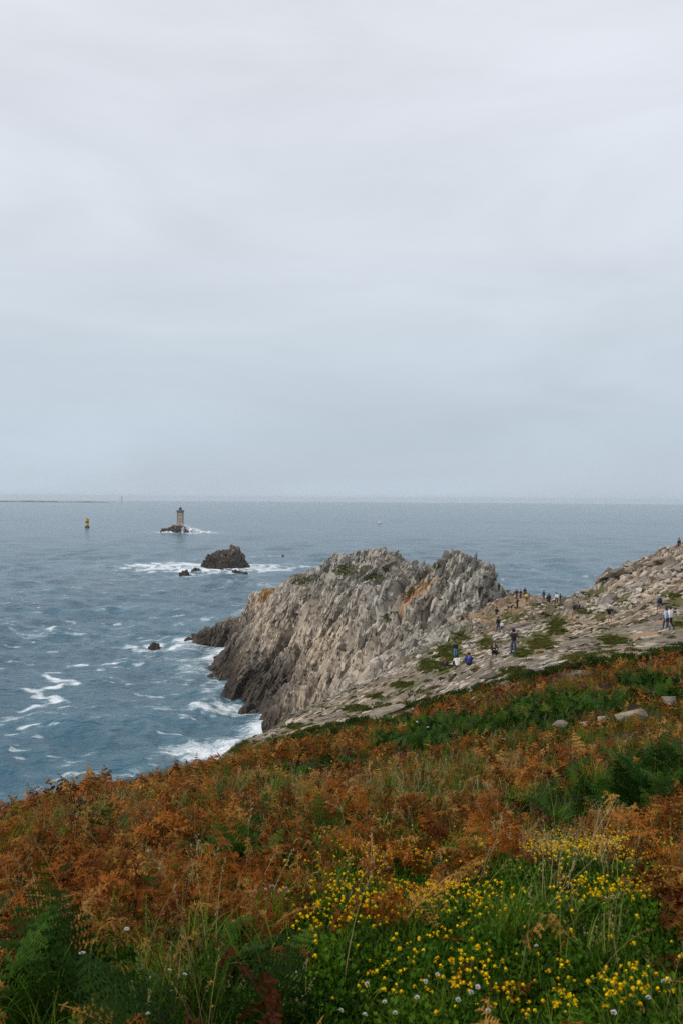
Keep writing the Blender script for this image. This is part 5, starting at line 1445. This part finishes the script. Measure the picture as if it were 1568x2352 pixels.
for (u, v, s) in [(1090, 2288, 1), (1105, 2275, 1), (1060, 2305, 1), (850, 2268, 1), (890, 2310, .9), (700, 2300, .9), (1240, 2180, .9), (915, 2336, 1), (1012, 2246, .9), (1130, 2330, 1), (1545, 2258, 1), (1535, 2262, .9), (1420, 2335, 1), (985, 2262, .9), (965, 2300, 1), (790, 2330, 1), (845, 2340, 1), (320, 2340, .8), (345, 2338, .8), (1500, 2300, .9), (690, 2240, .8)]:
    lone('white_flower', W_BALL, u, v, 0.26, 'round off white flower head low in the near grass', 'flower', 'round white flowers in the grass', s * 0.7)
for (u, v, s) in [(630, 2042, 1.15), (648, 2052, .9), (590, 2052, .8), (663, 2046, .8), (615, 2048, .7)]:
    lone('pink_flower', P_BALL, u, v, 0.30, 'pale pink flower head above the ferns left of the yellow flowers', 'flower', 'pink flowers by the ferns', s)
lone('pink_flower', P_BALL, 1418, 1838, 0.40, 'single pink flower standing in the dark ferns at right', 'flower', None, 1.6)
lone('seed_head', S_UMB, 420, 2122, 0.38, 'larger round brown umbel seed head standing above the green ferns', 'seed head', None, 0.8, STS)
lone('seed_head', S_UMB, 371, 2148, 0.34, 'smaller flat ochre seed head left of the larger one', 'seed head', None, 0.7, STS)
for (u, v) in [(960, 1660), (985, 1672), (1012, 1690), (930, 1668), (1160, 1700)]:
    lone('white_flower', W_UMB, u, v, 0.4, 'tiny white flower head on the dark green bracken in the middle distance', 'flower', 'far white flowers on the slope', 2.4)
def stalk(seed):
    rr_ = np.random.default_rng(seed); S = Soup(); k = 7; a = rr_.uniform(0.0, 0.3); p = np.zeros(3); pts = []
    for i in range(k + 1):
        pts.append(p.copy()); p = p + np.array((math.sin(a), 0, math.cos(a))) * 0.85 / k; a += rr_.uniform(0.02, 0.14)
    S.strip(pts, np.linspace(0.0026, 0.0012, k + 1), [np.array((0, 1.0, 0))] * (k + 1)); S.strip(pts, np.linspace(0.0026, 0.0012, k + 1), [np.array((0.9, 0, -0.3))] * (k + 1))
    H = Soup()
    for m_ in range(26):
        q = pts[-2] + (pts[-1] - pts[-2]) * rr_.uniform(-0.3, 1.2); e = unit(rr_.normal(0, 1, 3) + np.array((0.6, 0, 0.8))) * 0.024; s_ = unit(rr_.normal(0, 1, 3)) * 0.004
        H.quad(q, q + e * 0.5 + s_, q + e, q + e * 0.5 - s_)
    return S.mesh('dry_stalk', M_STRAW), H.mesh('seed_spike', M_STRAW)
ST = [stalk(700 + i) for i in range(5)]
for i in range(34):
    u, v = [(r.uniform(0, 700), r.uniform(1900, 2320)), (r.uniform(700, 1560), r.uniform(1820, 2340)), (r.uniform(400, 1100), r.uniform(1790, 1900))][i % 3]
    q = drop(u, v + 120, 2.3, 40, 'land')
    a_, b_ = ST[i % 5]
    o = obj('dry_stalk', a_, None, (q[0], q[1], q[2]), (r.normal(0, .2), r.normal(0, .2), r.uniform(0, 6.28)), r.uniform(0.55, 0.95))
    tag(o, 'tall pale dry grass stalk rising above the bracken', 'grass stalk', 'tall dry stalks'); obj('seed_spike', b_, o)
# --- broad green grass tuft in the flowers
q = drop(1185, 2265, 2.4, 9, 'land')
o = obj('grass_clump', tuft(801, 46, 0.52, 0.0045, M_GRASS, 'grass_clump', 1.7, 0.05), None, tuple(q), None, 0.9)
tag(o, 'broad arching green grass clump among the yellow flowers', 'grass')
# --- low green growth between the rocks
M_ = 60000
yg = 50 + 165 * r.random(M_) ** 1.1; xg = r.uniform(-0.14, 0.42, M_) * yg; zg = ground(xg, yg)
gm = spot_mask(GREEN_SPOTS, xg, yg, zg); hmk = heath_mask(xg, yg, zg)
keep = (r.random(M_) < sstep(0.35, 0.75, gm + 0.25 * fbm(xg / 2.5, yg / 2.5, seed=341, oct=3)) + 0.02 + 0.10 * (fbm(xg / 5, yg / 2, seed=342, oct=3) > 0.22)) & (hmk < 0.6) & (zg > headland_h(xg, yg) - 0.2) & in_poly(xg, yg, EDGE)
keep &= np.min(np.hypot(xg[:, None] - SPOTS[None, :, 0], yg[:, None] - SPOTS[None, :, 1]), axis=1) > 0.8
scatter('green_turf', 'gorse', *lay(xg[keep], yg[keep], zg[keep] - 0.05, r.uniform(0.45, 1.0, M_)[keep], r, 0.12), 'low olive green turf between the pale rocks', r)
yg = r.uniform(44, 62, M_); xg = r.uniform(-0.16, 0.42, M_) * yg; zg = ground(xg, yg); u, v = to_px(xg, yg, zg)
keep = (np.abs(v - hz(HEATH, u) - 4) < 9 + 7 * vnoise(xg / 4, yg / 4, seed=351)) & (u > 640) & (u < 1600) & (r.random(M_) < 0.4) & (fbm(xg / 3, yg / 3, seed=352, oct=2) > -0.25)
scatter('green_fringe', 'gorsedark', *lay(xg[keep], yg[keep], zg[keep] - 0.05, r.uniform(0.5, 1.05, M_)[keep], r, 0.12), 'dark green low shrubs along the upper edge of the bracken', r)
# tufts on the headland
hp = headV.reshape(-1, 3); gmh = spot_mask(HEAD_GREEN, hp[:, 0], hp[:, 1], hp[:, 2])
wgt = np.where((facing > 0) & (hp[:, 2] > 14) & (hp[:, 2] > LZ), sstep(0.45, 0.8, gmh + 0.3 * fbm(hp[:, 0] / 3, hp[:, 1] / 3, seed=361, oct=3)), 0)
ii = r.choice(len(hp), 900, replace=False, p=wgt / wgt.sum())
scatter('headland_turf', 'gorse', *lay(hp[ii, 0], hp[ii, 1], hp[ii, 2], r.uniform(0.7, 1.3, 900), r, 0.3), 'olive turf clinging to the headland ledges', r)
